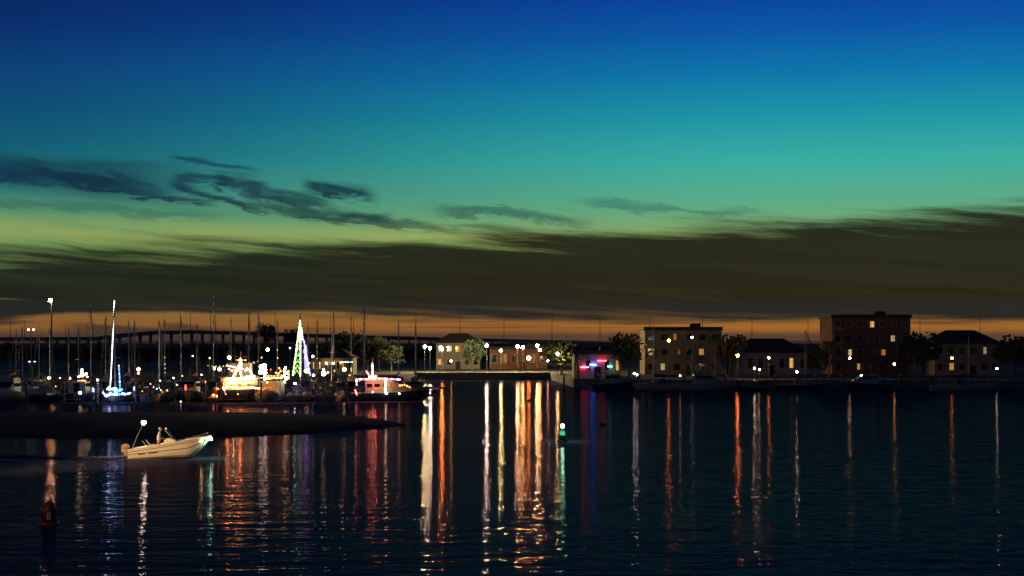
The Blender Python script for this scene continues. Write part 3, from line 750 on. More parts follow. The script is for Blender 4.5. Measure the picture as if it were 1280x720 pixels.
def dock(D, x0, x1, label, fingers, fl, sgn):
    d = thing('dock', label, 'dock', ((x0+x1)/2, D, 0))
    MB().box((0, 0, .42), (x1-x0, 2.4, .16)).build('walkway', M['plank'], d)
    fr_ = MB()
    for s in (-1, 1): fr_.box((0, s*1.23, .38), (x1-x0, .08, .3))
    fr_.build('edge_beam', M['timber'], d)
    n = int((x1-x0)/4)
    for k in range(n): MB().box((-(x1-x0)/2+2+k*4, 0, .08), (2.4, 2.0, .5)).build('float', M['black'], d)
    for xx in fingers:
        MB().box((xx-(x0+x1)/2, sgn*(1.2+fl/2), .42), (1.0, fl, .14)).build('finger_pier', M['plank'], d)
names1 = [(-16, None), (33, 'between the dark flybridge motorboat and the navy sailboat'), (80, 'between the navy sailboat and the low motorboat'), (122, 'left of the blue-lit sailboat'), (170, 'right of the blue-lit sailboat'), (218, 'right of the sailboat with amber bulbs'), (256, 'left of the glowing orange boat'), (277, 'between the glowing orange boat and the trawler yacht'), (326, 'right of the trawler yacht'), (357, 'left of the sailboat with the light cone'), (394, 'right of the sailboat with the light cone'), (433, 'left of the broadside yacht')]
dock(240, X(-60, 240), X(545, 240), 'floating dock with finger piers behind the front row of boats', [X(p, 240) for p, _ in names1], 11, -1)
dock(282, X(-60, 282), X(560, 282), 'floating dock behind the middle row of sailboats', [X(p, 282) for p in range(-30, 560, 48)], 10, -1)
pl = thing('mooring_piling', 'x', 'piling')
MB().tube([(0, 0, -.6), (.02, 0, 1.2), (0, .02, 2.6)], .17, 8, .15).build('post', M['timber'], pl)
MB().lathe([(.2, 2.6), (.2, 2.68), (.02, 2.9)], n=8).build('cap', M['trim'], pl)
first = True
for px, where in names1[1:]:
    o = pl if first else copy_tree(pl); first = False
    o.location = (X(px, 221.5), 221.5, 0); o.rotation_euler.z = px
    tag(o, 'timber mooring piling '+where, 'piling', 'timber mooring pilings in the front row')

# lamps: a post on dock or bank with a glowing globe
def lamp(name, px, py, D, zbase, col, s, r, label, cat='lamp', group=None, style='globe', extra=None):
    z = Z(py, D)
    o = thing(name, label, cat, (X(px, D), D, zbase), 0, group); h = z-zbase
    if style == 'globe':
        MB().tube([(0, 0, 0), (0, 0, max(.1, h-r))], .05+.004*h, 6, .045).build('post', M['pole'], o)
        MB().lathe([(r*.6, h-r-.1), (r*.6, h-r), (r*.3, h-r*.85)], n=8).build('collar', M['pole'], o)
        MB().ball((0, 0, h), r, 8).build('globe', G(col, s), o, True)
    elif style == 'bollard':
        MB().box((0, 0, max(.1, h-r)/2), (.22, .22, max(.1, h-r))).build('post', M['trim'], o)
        MB().lathe([(r, h-r), (r, h+r)], n=8).build('lens', G(col, s), o)
        MB().lathe([(r*1.3, h+r), (r*1.3, h+r+.06), (.02, h+r+.14)], n=8).build('cap', M['trim'], o)
    return o
# tall mast lamp and two twin lamps, left
o = thing('mast_lamp', 'tallest lamp post at far left with one white lamp high against the sky', 'lamp post', (X(64.5, 300), 300, 1.0))
hz = Z(377, 300)-1.0
MB().tube([(0, 0, 0), (0, 0, hz*.5), (0, 0, hz)], .2, 8, .12).build('post', M['pole'], o)
MB().box((-.15, 0, hz+.55), (.9, .6, .14)).build('lamp_head', M['pole'], o)
MB().ball((-.2, -.1, hz+.2), .34, 8, .9).build('lens', G((1, .62, .3), 900), o, True)
tw = lamp_post_proto(10, .26, G(WHITE, 10), True)
tw.location = (X(38.7, 322), 322, 1.0); tw.scale = (1, 1, (Z(412, 322)-1)/10); tag(tw, 'taller twin-headed lamp post at far left, lamps just above the bridge', 'lamp post')
tw2 = copy_tree(tw); tw2.location = (X(40, 318), 318, 1.0); tw2.scale = (1, 1, (Z(452, 318)-1)/10)
tag(tw2, 'shorter twin-headed lamp post at far left, lamps below the bridge', 'lamp post')

DOCK = 'dock lights in the marina'
dl = [  # px, py, D, base, colour, strength, radius, label
 (15, 495, 240, .5, WARM, 14, .12, 'small white dock light low at the far left edge'),
 (15, 478, 282, .5, AMBER, 6, .08, 'faint amber dock light above the small white light at far left'),
 (61.5, 472.5, 300, .5, WARM, 18, .26, 'bright oval dock lamp left of the row of three small lights'),
 (75, 472.5, 300, .5, WARM, 10, .11, 'tiny dock light just right of the bright oval lamp'),
 (87, 473, 282, .5, AMBER, 16, .22, 'amber dock lamp between the tiny light and the light tree'),
 (55, 488.5, 240, .5, WHITE, 18, .26, 'bright white dock lamp below and left of the oval lamp'),
 (100, 491, 221, .5, WHITE, 22, .2, 'white dock lamp under the small light tree'),
 (122, 475, 282, .5, WHITE, 14, .2, 'white dock lamp between the light tree and the glowing mast'),
 (48, 503.5, 226, .3, WARM, 5, .07, 'faint low dock light left of the first pilings'),
 (28, 508, 221, .1, WARM, 3, .06, 'faintest dock light nearest the sandbar at far left'),
 (200, 476, 282, .5, WHITE, 10, .12, 'small white dock light above the amber-bulb sailboat'),
 (217, 472.5, 282, .5, WHITE, 12, .13, 'small white dock light above and left of the red cockpit'),
 (228, 470, 300, .5, AMBER, 7, .1, 'small amber light right of the white one above the red cockpit'),
 (252, 468.5, 282, .5, WHITE, 8, .13, 'dim white dock light midway between red cockpit and trawler yacht'),
 (226, 502, 222, .2, WHITE, 9, .08, 'low white light near the water below the red cockpit'),
 (267.5, 460.5, 300, .5, WARM, 26, .27, 'left one of the pair of white globes just left of the trawler yacht'),
 (274.5, 461.5, 300, .5, WARM, 30, .3, 'right one of the pair of white globes just left of the trawler yacht'),
 (286.5, 447, 320, 1.5, WHITE, 34, .32, 'white globe lamp up and left of the trawler light figure'),
 (334.5, 437, 330, 1.5, WHITE, 34, .3, 'highest white globe lamp between trawler yacht and light cone'),
 (241, 445, 330, 1.5, WHITE, 10, .14, 'small distant white light left of the brown mast'),
 (262, 447.5, 300, .5, WARM, 8, .12, 'small light on a thin pole above the paired globes'),
 (391, 445.5, 330, 1.5, WHITE, 20, .24, 'small white globe just right of the violet string'),
 (383, 463.5, 250, .5, AMBER, 30, .34, 'amber globe at the foot of the violet string'),
 (404.5, 467, 282, .5, WHITE, 40, .38, 'largest white globe in front of the clubhouse'),
 (404.5, 462, 300, .5, WARM, 18, .22, 'smaller globe directly above the largest white globe'),
 (410, 465.5, 290, .5, WARM, 12, .16, 'small globe right of the largest white globe'),
 (430.5, 462, 300, .5, WARM, 34, .34, 'white globe before the right corner of the clubhouse'),
 (392, 469, 282, .5, WHITE, 16, .2, 'low white globe left of the largest globe by the clubhouse'),
 (418, 463.5, 310, .5, AMBER, 8, .12, 'tiny amber light between the two large clubhouse globes'),
 (414.5, 440.5, 345, 1.5, WHITE, 9, .14, 'tiny white light above the clubhouse roof line'),
 (345, 466, 250, .5, ORANGE, 9, .13, 'small orange dock light behind the awning bulbs'),
 (338.5, 462, 250, .5, RED, 7, .11, 'small red dock light just above the orange one behind the awning'),
 (327, 447, 300, .5, AMBER, 7, .10, 'small amber dock light over the white light rectangle'),
 (347, 447.5, 300, .5, ORANGE, 6, .11, 'small orange dock light between white light rectangle and light cone'),
 (437, 469, 300, .5, AMBER, 9, .12, 'amber dock light at the right foot of the clubhouse'),
 (396, 461, 300, .5, ORANGE, 7, .12, 'orange dock light left of the stacked pair of globes'),
 (188, 480, 282, .5, AMBER, 8, .10, 'amber dock light left of the amber-bulb sailboat mast'),
 (178, 489, 240, .5, ORANGE, 6, .09, 'orange dock light right of the blue-lit sailboat bow'),
 (209, 488, 240, .5, AMBER, 9, .10, 'amber dock light between the amber-bulb sailboat and the red cockpit'),
 (221, 481, 240, .5, WARM, 8, .09, 'warm dock light just left of the red cockpit'),
 (248, 483, 240, .5, AMBER, 8, .10, 'amber dock light between red cockpit and orange boat'),
 (257, 477, 282, .5, ORANGE, 8, .10, 'orange dock light above and left of the glowing orange boat'),
 (92, 481, 240, .5, WARM, 8, .09, 'warm dock light left of the orange bar under the light tree'),
 (70, 483, 240, .5, AMBER, 7, .09, 'amber dock light right of the bright white dock lamp at far left'),
 (36, 481, 282, .5, WARM, 6, .08, 'warm dock light between the far left edge and the bright oval lamp'),
 (362.5, 435, 330, 1.5, COOL, 8, .16, 'pale bluish light left of the upper light cone'),
]
for a in dl: lamp('dock_light', *a, group=DOCK)
o = lamp('harbour_light', 173, 461.5, 300, .5, WHITE, 26, .3, 'white over red harbour light on a thin post right of the glowing mast', 'harbour light')
MB().ball((0, 0, Z(466.5, 300)-.5), .24, 8, .9).build('red_lens', G((1, .12, .03), 16), o, True)
# small light tree on the low motorboat, amber bulbs, red cockpit
string('light_string', [wl(98, 471, 226), wl(101, 470, 226), wl(102.5, 462, 226), wl(103.5, 470, 226), wl(108, 467, 226), (X(109, 226), 226, Z(471, 226))], [(WHITE, 14), (WARM, 14)], .14, .26, 'small white light tree at left, under the bridge')
string('light_string', [wl(97.5, 475.5, 226), wl(106, 475.5, 226)], [(ORANGE, 7)], .12, .22, 'short orange light bar below the small white light tree')
string('light_string', [wl(192, 484, 225), wl(196, 486, 225), wl(199, 485, 225), wl(203, 490, 225), wl(200, 497, 225)], [(ORANGE, 6), (WHITE, 7), (GREEN, 2), (AMBER, 7)], .08, .34, 'sparse amber and green bulbs in the cockpit of the dark sailboat')
string('light_string', [wl(206, 447, 255), wl(206, 455, 255), wl(206.5, 466, 255)], [(COOL, 2.2)], .07, .7, 'faint dotted pale string hanging on a mast left of the red cockpit')
string('light_string', [wl(260, 457, 280), wl(270, 457.5, 280), wl(293, 456.5, 280)], [(AMBER, 3.5), (GREENISH, 3)], .07, .6, 'thin sagging string of tiny bulbs above the paired globes', sag=.03)
string('light_string', [wl(312, 453, 290), wl(322, 452, 290)], [(ORANGE, 2.5), (GREENISH, 2)], .07, .7, 'tiny dim bulbs right of the trawler light figure')
string('light_string', [wl(425, 452.5, 340), wl(440, 452.5, 340)], [(TEAL, 5), (GREENISH, 8)], .10, .35, 'greenish eave light string at the right end of the clubhouse')
rl_ = thing('cockpit_lamp', 'red lamp glowing in the motorboat cockpit left of the orange boat', 'lamp', (X(232, 221.6), 221.6, 0.5))
MB().tube([(0, 0, 0), (0, 0, 1.2)], .03, 5).build('post', M['pole'], rl_)
MB().lathe([(.10, 1.2), (.14, 1.4), (.14, 1.75), (.05, 2.0)], n=8).build('shade', G((1, .12, .09), 2.4), rl_)
ped = thing('power_pedestal', 'x', 'power pedestal')
MB().box((0, 0, .55), (.32, .28, 1.1), taper=.9).build('post', M['trim'], ped)
MB().lathe([(.16, 1.1), (.16, 1.55), (.03, 1.7)], n=8).build('lens', G((.35, .5, 1), 2.6), ped)
MB().box((0, -.15, .7), (.2, .03, .3)).build('socket_panel', M['black'], ped)
ped2 = copy_tree(ped)
ped.location = (X(116.5, 221), 221, .4); ped2.location = (X(168, 226), 226, .45)
tag(ped, 'blue-glowing power pedestal left of the blue-lit sailboat', 'power pedestal'); tag(ped2, 'blue-glowing power pedestal right of the blue-lit sailboat', 'power pedestal')

# ------------------------------------------------------------------ buildings
def building(name, label, px0, px1, D, h, storeys, wall, lit, roof='flat', depth=11, cols=5, door=True, rz=0):
    w_ = X(px1, D)-X(px0, D); r = thing(name, label, 'building', ((X(px0, D)+X(px1, D))/2, D, 1.5), rz)
    MB().box((0, depth/2, h/2), (w_, depth, h)).build('wall', wall, r)
    if roof == 'flat':
        m = MB().box((0, depth/2, h+.12), (w_+.5, depth+.5, .24))
        m.box((0, -.15, h+.5), (w_+.5, .2, .55)); m.box((w_*.2, depth*.5, h+.9), (2.2, 2.2, 1.4))
        m.build('roof', M['roof'], r)
    else:
        e = .6; rh = w_*.12+1.2
        MB().add([(-w_/2-e, -e, h), (w_/2+e, -e, h), (w_/2+e, depth+e, h), (-w_/2-e, depth+e, h), (-w_/2+depth*.35, depth/2, h+rh), (w_/2-depth*.35, depth/2, h+rh)],
                 [(0, 1, 5, 4), (1, 2, 5), (2, 3, 4, 5), (3, 0, 4), (0, 3, 2, 1)]).build('roof', M['roof'], r)
    sh = h/storeys; rnd = random.Random(label)
    for s in range(storeys):
        for c in range(cols):
            x = -w_/2+w_*(c+.5)/cols; z = s*sh+sh*.55
            if s == 0 and door and c == cols//2:
                d = MB().box((x, -.04, 1.1), (1.3, .08, 2.2)).build('door', M['glass'], r)
                MB().box((x, -.06, 2.27), (1.6, .12, .12)).build('frame', M['trim'], d); continue
            li = lit.get((s, c))
            ww, wh = min(1.5, w_/cols*.55), sh*.45
            f = MB()
            for dx_ in (-1, 1): f.box((x+dx_*ww/2, -.05, z), (.1, .1, wh+.1))
            for dz_ in (-1, 1): f.box((x, -.05, z+dz_*wh/2), (ww-.1, .1, .1))
            fo = f.build('window', M['trim'], r)
            f2 = rnd.uniform(.25, .6)
            if li:
                k_ = li[1]*rnd.uniform(.35, 1.0)
                MB().box((x, -.015, z), (ww-.1, .03, wh-.1)).build('pane', G(li[0], round(k_, 2)), fo)
                MB().box((x+rnd.choice((-1, 1))*(ww-.1)*(1-f2)/2, -.037, z), ((ww-.1)*f2, .012, wh-.1)).build('curtain', M['tanc'], fo)
                MB().box((x, -.06, z), (.05, .03, wh)).box((x, -.062, z+wh*.15), (ww, .03, .05)).build('glazing_bar', M['trim'], fo)
            else: MB().box((x, -.015, z), (ww-.1, .03, wh-.1)).build('pane', M['glass'], fo)
    if storeys > 2:
        for s in range(1, storeys):
            for c in range(0, cols, 2):
                x = -w_/2+w_*(c+.5)/cols; bw = w_/cols*.8
                b = MB().box((x, -.62, s*sh+.1), (bw, 1.2, .16))
                for j in range(9): b.tube([(x-bw/2+bw*j/8, -1.18, s*sh+.15), (x-bw/2+bw*j/8, -1.18, s*sh+1.1)], .02, 4)
                b.tube([(x-bw/2, -1.18, s*sh+1.12), (x+bw/2, -1.18, s*sh+1.12)], .035, 4)
                for sg in (-1, 1): b.tube([(x+sg*bw/2, -1.18, s*sh+1.12), (x+sg*bw/2, -.02, s*sh+1.12)], .03, 4)
                b.build('balcony', M['steel'], r)
    for sg in (-1, 1): MB().tube([(sg*(w_/2-.3), -.1, .1), (sg*(w_/2-.3), -.1, h-.1)], .06, 5).build('downpipe', M['steel'], r)
    return r
building('clubhouse', 'tan marina clubhouse with lamps under its dark hipped roof', 389, 441, 350, 3.6, 1, M['stucco'], {(0, 0): (AMBER, 1.2), (0, 1): (WARM, 1.4), (0, 5): (AMBER, .7)}, 'hip', 9, 7)
ew = [(386, WARM, 9, .2), (399, ORANGE, 5, .13), (408, WARM, 16, .24), (416.5, WARM, 18, .26), (426, (1, .4, .2), 6, .15)]
for i, (px, c, s, r_) in enumerate(ew):
    o = thing('eave_lamp', '%s lamp from the left under the clubhouse eave' % ORD[i], 'lamp', (X(px, 349.3), 349.3, Z(454, 349.3)), 0, 'lamps under the clubhouse eave')
    MB().box((0, .2, .3), (.1, .5, .08)).build('bracket', M['pole'], o); MB().ball((0, 0, 0), r_, 8).build('globe', G(c, s), o, True)
A, W_, O_ = (AMBER, .9), (WARM, .8), (ORANGE, .6)
building('waterfront_house', 'two storey grey waterfront house at the inlet, farther back', 545, 600, 425, 7.0, 2, M['stucco2'], {(0, 0): A, (1, 3): W_}, 'hip', 10, 5)
building('warehouse', 'low brick warehouse at the back of the inlet', 612, 684, 430, 5.2, 1, M['brick'], {(0, 1): A, (0, 4): O_}, 'flat', 12, 6)
building('restaurant', 'waterfront restaurant edged with coloured neon tubes', 718, 776, 312, 4.6, 1, M['stucco'], {(0, 0): O_, (0, 4): A}, 'flat', 12, 5)
building('apartment_block', 'three storey tan apartment block right of the neon restaurant', 806, 902, 345, 9.6, 3, M['stucco'], {(0, 1): W_, (1, 4): A, (2, 2): O_, (1, 0): W_}, 'flat', 13, 6)
building('boat_shed', 'long low grey boat shed behind the dark moored launch', 918, 1010, 340, 4.8, 1, M['stucco2'], {(0, 5): A}, 'hip', 12, 7)
building('hotel', 'four storey brick hotel toward the right end of the shore', 1040, 1138, 352, 12.4, 4, M['brick'], {(0, 2): A, (1, 1): W_, (2, 5): W_, (3, 3): A, (1, 4): O_}, 'flat', 14, 7)
building('waterfront_house', 'two storey tan house at the far right end of the shore', 1168, 1250, 340, 6.8, 2, M['stucco'], {(0, 1): A, (1, 4): W_}, 'hip', 11, 6)
# neon tubes on the restaurant front
def neon(px0, px1, py, col, s, label):
    D = 311.7; o = thing('neon_tube', label, 'neon light', (X((px0+px1)/2, D), D, Z(py, D)), 0, 'neon tubes on the restaurant'); hw = (X(px1, D)-X(px0, D))/2
    MB().tube([(-hw, 0, 0), (hw, 0, 0)], .09, 6).build('tube', G(col, s), o)
    b = MB()
    for s_ in (-1, 1): b.box((s_*hw*.8, .12, 0), (.06, .26, .3))
    b.build('bracket', M['pole'], o)
neon(726, 736, 459, PINK, 36, 'magenta neon tube at the left end of the restaurant')
neon(737.5, 745, 456, BLUE, 104, 'blue neon tube right of the magenta one on the restaurant')
neon(746.5, 758, 451, (1, .04, .10), 24, 'long red neon tube over the middle of the restaurant')
neon(759.5, 765, 458, (.1, .7, .8), 28, 'turquoise neon tube at the right end of the restaurant')

# quay lamps whose streaks run down the water
QL = 'lit lamps along the far quay'
ql = [  # px, D, height, colour, strength, radius, wording
 (531, 380, 7.6, GREENISH, 150, .34, 'yellow-white quay lamp leftmost at the inlet'),
 (537.5, 380, 7.2, WHITE, 160, .34, 'white quay lamp beside the leftmost inlet lamp'),
 (552.5, 382, 7.0, ORANGE, 150, .32, 'orange quay lamp in front of the grey waterfront house'),
 (564, 375, 4.2, AMBER, 14, .2, 'dim amber lamp at the right side of the grey waterfront house'),
 (608.5, 384, 7.8, WHITE, 150, .34, 'white quay lamp just left of the brick warehouse'),
 (626, 384, 6.6, GREENISH, 110, .3, 'yellow-green quay lamp at the left half of the brick warehouse'),
 (647, 384, 7.6, WARM, 170, .34, 'warm quay lamp left of the closest lamp pair at the warehouse'),
 (653.5, 384, 7.4, AMBER, 170, .34, 'amber quay lamp in the closest pair at the warehouse'),
 (661, 386, 4.8, ORANGE, 30, .45, 'low broad orange lamp at the right half of the warehouse'),
 (671.5, 384, 7.8, WARM, 180, .34, 'bright warm quay lamp at the right end of the warehouse'),
 (675, 380, 6.8, AMBER, 90, .3, 'amber quay lamp beside the bright warm warehouse lamp'),
 (685, 380, 4.2, (1, .45, .35), 22, .2, 'dim pinkish lamp right of the warehouse'),
 (697, 330, 6.2, (1, .8, .3), 70, .24, 'yellow lamp at the corner of the inlet near the restaurant'),
 (792.5, 300, 2.6, WHITE, 36, .16, 'low white light at the water right of the neon restaurant'),
 (796.5, 300, 2.4, COOL, 30, .14, 'low bluish-white light beside the one right of the restaurant'),
 (836, 300, 8.8, ORANGE, 55, .24, 'tall orange lamp in front of the tan apartment block'),
 (850, 300, 2.2, WARM, 12, .13, 'tiny low light under the tan apartment block'),
 (865, 300, 9.4, COOL, 12, .18, 'dim tall bluish lamp right of the tall orange lamp'),
 (922, 298, 6.0, ORANGE, 95, .24, 'bright orange lamp at the left end of the boat shed'),
 (943, 298, 3.6, WHITE, 50, .18, 'left white light behind the dark launch'),
 (949, 298, 3.4, WARM, 22, .16, 'right, dimmer white light behind the dark launch'),
 (961, 298, 5.6, (1, .22, .05), 48, .2, 'red-orange lamp in front of the boat shed'),
 (996, 296, 3.0, WHITE, 58, .18, 'white light at the right end of the boat shed'),
 (1062, 298, 5.5, WARM, 40, .2, 'warm lamp before the left half of the brick hotel'),
 (1118, 298, 4.4, AMBER, 36, .2, 'amber lamp before the right half of the brick hotel'),
 (1190, 296, 5.5, ORANGE, 40, .2, 'orange lamp before the house at far right'),
 (1246, 296, 3.6, WHITE, 34, .18, 'white lamp at the far right edge of the shore'),
]
for px, D, z, c, s, r_, lab in ql:
    lamp('quay_lamp', px, HOR-(z-CAMH)/D*F, D, 1.45, c, s*(9.5 if 640 < px < 680 else 12 if px < 700 else 8 if px < 780 else 4.5 if px < 1016 else 2.5), r_, lab, 'lamp', QL)
for i, (px, D, k, lab) in enumerate([
  (702, 335, 0, 'broadleaf tree at the inlet corner left of the neon restaurant'), (786, 312, 1, 'broadleaf tree between the neon restaurant and the apartment block'),
  (912, 316, 2, 'broadleaf tree between the apartment block and the boat shed'), (1026, 320, 0, 'broadleaf tree between the boat shed and the brick hotel'),
  (1153, 318, 1, 'broadleaf tree between the brick hotel and the far right house'), (1268, 310, 2, 'broadleaf tree past the far right house'), (590, 400, 1, 'broadleaf tree behind the gap left of the brick warehouse')]):
    put_tree(tp[k], px, D, 1.45, .95+.1*(i % 3), lab, 'trees along the far quay')
for i, (px, D, lab) in enumerate([(815, 306, 'palm before the left corner of the apartment block'), (893, 306, 'palm before the right corner of the apartment block'), (1036, 306, 'palm before the left corner of the brick hotel'), (1145, 306, 'palm before the right corner of the brick hotel'), (723, 303, 'palm before the left end of the neon restaurant')]):
    put_tree(pp, px, D, 1.45, .85+.08*(i % 3), lab, 'palms along the far quay')
rail = thing('quay_railing', 'steel railing along the edge of the far quay on the right', 'railing', (0, 0, 1.65))
for (x0, y0), (x1, y1) in zip(shore[4:], shore[5:]):
    a, b = Vector((x0, y0+.3, 0)), Vector((x1, y1+.3, 0)); n = int((b-a).length/2.2)
    m = MB()
    for q in (.5, 1.0): m.tube([a+Vector((0, 0, q)), b+Vector((0, 0, q))], .03, 4)
    for k in range(n): p = a.lerp(b, k/n); m.tube([p, p+Vector((0, 0, 1.02))], .03, 4)
    m.build('rail_section', M['steel'], rail)
for px, pr, rz, lab in ((770, MCs[1], 0, 'low motorboat moored at the quay under the neon restaurant'), (822, SB[0], PI, 'white-hulled sailboat moored at the quay under the left half of the apartment block'),
    (884, MCs[0], 0, 'flybridge motorboat moored at the quay under the right half of the apartment block'), (1002, SB[1], 0, 'navy sailboat moored at the quay under the right end of the boat shed'),
    (1082, MCs[1], PI, 'low motorboat moored at the quay under the brick hotel'), (1205, SB[2], 0, 'sailboat moored at the quay under the far right house')):
    o = moor(pr, px, 280, lab, group='boats moored along the far quay'); D_ = 286.5-(X(px, 286)-15)*.09 if px < 1010 else 281.5-(X(px, 282)-60)*.03
    o.location = (X(px, D_-2.2), D_-2.2, 0); o.rotation_euler.z = rz-.05
fp = thing('mooring_piling', 'x', 'piling'); MB().tube([(0, 0, -.6), (0, 0, 2.4)], .2, 8, .17).build('post', M['timber'], fp)
MB().lathe([(.24, 2.4), (.24, 2.5), (.02, 2.7)], n=8).build('cap', M['trim'], fp)
for i, px in enumerate((705, 748, 800, 856, 907, 968, 1020, 1052, 1125, 1162, 1240)):
    o = fp if i == 0 else copy_tree(fp); D_ = 297.5-max(0, X(px, 288)-12)*.2 if px < 730 else 290.5-(X(px, 286)-15)*.075
    o.location = (X(px, D_-1.0), D_-1.0, 0); tag(o, '%s dark piling from the left along the far quay wall' % ORD[i], 'piling', 'pilings along the far quay wall')
# dark launch at the right
ln = thing('launch', 'dark unlit launch lying off the boat shed on the right', 'boat', (X(935, 277), 277, 0), PI-.1)
R = make_hull(ln, 7.6, 2.4, .75, .35, M['black'])
MB().loft([[(x, -wd, .8), (x, -wd*.9, z), (x, wd*.9, z), (x, wd, .8)] for x, wd, z in ((-1.6, .9, 1.7), (.3, .9, 1.75), (1.2, .7, 1.1))]).build('cabin', M['navy'], ln)
MB().tube([(-.6, 0, 1.7), (-.6, 0, 2.7)], .03, 5).build('mast', M['pole'], ln)

# ------------------------------------------------------------------ the passing motorboat
BDist = 112.7; BS = F/BDist
mb = thing('motorboat', 'cream open motorboat speeding right with its bow raised', 'motorboat', (X(163, BDist), BDist, 0), .03)
Lh = 5.65
def bring(t_):
    x = Lh*t_
    f = .86+.14*math.sin(min(1, t_/.4)*PI/2) if t_ < .4 else 1-((t_-.4)/.6)**2.4
    hb = 1.08*max(f, .02)
    zg = .62+.95*t_-.02*math.sin(PI*t_)
    fl = 1+.0*t_
    kz = -.22+.30*t_ + (max(0, t_-.72)/.28)**1.5*(zg-.06-(-.22+.30*t_))
    cz_ = kz+.28+.20*t_*(1-t_); cz_ = min(cz_, zg-.04)
    P = [(1.0, zg), (.975, zg-.10), (.94, cz_+(zg-cz_)*.45), (.86-.25*t_**2, cz_), (.80-.27*t_**2, cz_-.05), (.4, (kz+cz_)/2-.02), (0, kz)]
    pts = [(x, -hb*u, min(z, zg)) for u, z in P] + [(x, hb*u, min(z, zg)) for u, z in reversed(P[:-1])]
    return pts
BR = [bring(i/26) for i in range(27)]
MB().loft(BR).build('hull', M['cream'], mb, True)
gw = MB(); gw.tube([Vector(r[0])+Vector((0, 0, .02)) for r in BR], .055, 6); gw.tube([Vector(r[-1])+Vector((0, 0, .02)) for r in BR], .055, 6)
gw.build('gunwale', M['cream'], mb, True)
st_ = MB()
for q in (1, 2):
    st_.tube([Vector(r[q])+Vector((0, -.012, -.05 if q == 1 else 0)) for r in BR[:25]], .016 if q == 1 else .02, 4)
st_.build('hull_stripe', M['decal'], mb)
# registration number and name: the marks are only smudges in the photograph
lt = MB(); rr = random.Random(5)
x = .72
for i in range(12):
    wd = rr.uniform(.05, .1)
    ti = (x+.05)/Lh; a_ = bring(ti); p = Vector(a_[2])
    if i not in (4, 5): lt.add([(x, p.y-.03, p.z-.10), (x+wd, p.y-.03, p.z-.09), (x+wd+.02, p.y-.025, p.z+(-.02 if i < 5 else .02)), (x+.02, p.y-.025, p.z+(-.03 if i < 5 else .01))], [(0, 1, 2, 3)])
    x += wd+.035
lt.build('registration_mark', M['decal'], mb)
MB().loft([[Vector(r[0])+Vector((0, .09, -.05)), Vector(r[-1])+Vector((0, -.09, -.05))] for r in BR[17:26]], cap0=False, cap1=False).build('foredeck', M['cream'], mb)
MB().loft([[(Lh*t_, -.8, .30+.18*t_), (Lh*t_, .8, .30+.18*t_)] for t_ in (.03, .3, .6)], cap0=False, cap1=False).build('cockpit_sole', M['grey'], mb)
# console, windscreen, wheel, seat
MB().loft([[(x, -.42, .4), (x, -.40, z), (x, .40, z), (x, .42, .4)] for x, z in ((2.42, 1.28), (2.6, 1.42), (3.0, 1.38), (3.35, 1.2), (3.5, .9))]).build('console', M['cream'], mb)
ws = MB()
for s in (-1, 1): ws.tube([(3.05, s*.42, 1.36), (2.85, s*.42, 1.62), (2.48, s*.40, 2.02)], .022, 5)
ws.tube([(2.48, -.40, 2.02), (2.48, .40, 2.02)], .022, 5)
wf = ws.build('windscreen_frame', M['alu'], mb)
MB().add([(3.04, -.4, 1.38), (3.04, .4, 1.38), (2.50, .38, 2.0), (2.50, -.38, 2.0)], [(0, 1, 2, 3)]).build('screen', M['acrylic'], wf)
MB().bead((2.55, -.36, 2.12), .05).build('frame_glint', G(WARM, 3), mb)  # glowing bead stands in for a glint on the windscreen frame
swm = MB()
for k in range(14):
    a, b = 2*PI*k/14, 2*PI*(k+1)/14
    swm.tube([(2.36+.08*math.sin(a), .19*math.cos(a), 1.30+.17*math.sin(a)), (2.36+.08*math.sin(b), .19*math.cos(b), 1.30+.17*math.sin(b))], .016, 4)
for k in range(3): swm.tube([(2.36, 0, 1.30), (2.36+.08*math.sin(k*2.1), .19*math.cos(k*2.1), 1.30+.17*math.sin(k*2.1))], .012, 4)
swm.tube([(2.36, 0, 1.30), (2.5, 0, 1.25)], .03, 5).build('steering_wheel', M['black'], mb)
se = MB().box((1.62, 0, .62), (.42, .9, .5)).box((1.62, 0, .92), (.5, .95, .12)); se.build('leaning_seat', M['cowl'], mb)
sr = MB()
for s in (-1, 1): sr.tube([(1.5, s*.6, .7), (1.15, s*.62, 1.02), (.95, s*.62, 1.28)], .035, 5)
sr.build('grab_rail', M['alu'], mb)
br_ = MB()
for side in (0, -1):
    P = [Vector(BR[i][side]) for i in range(15, 26)]
    br_.tube([p+Vector((0, 0, .06+.02*i)) for i, p in enumerate(P)], .022, 5)
    for p in P[2::3]: br_.tube([p, p+Vector((0, 0, .2))], .015, 4)
br_.build('bow_rail', M['alu'], mb)
# outboard
ob = MB().loft([[(-.62, -.17, .52), (-.62, .17, .52), (-.62, .17, .78), (-.62, -.17, .78)], [(-.58, -.22, .46), (-.58, .22, .46), (-.55, .21, .98), (-.55, -.21, .98)],
                [(-.3, -.24, .42), (-.3, .24, .42), (-.3, .22, 1.04), (-.3, -.22, 1.04)], [(-.08, -.2, .42), (-.08, .2, .42), (-.1, .18, .9), (-.1, -.18, .9)]], closed=True).build('outboard_motor', M['cowl'], mb)
MB().box((-.33, 0, .74), (.52, .475, .045)).build('cowl_band', M['decal'], ob)
MB().box((-.3, 0, .15), (.28, .16, .62)).build('motor_leg', M['cowl'], ob)
MB().box((-.06, 0, .42), (.16, .3, .36)).build('transom_bracket', M['black'], mb)
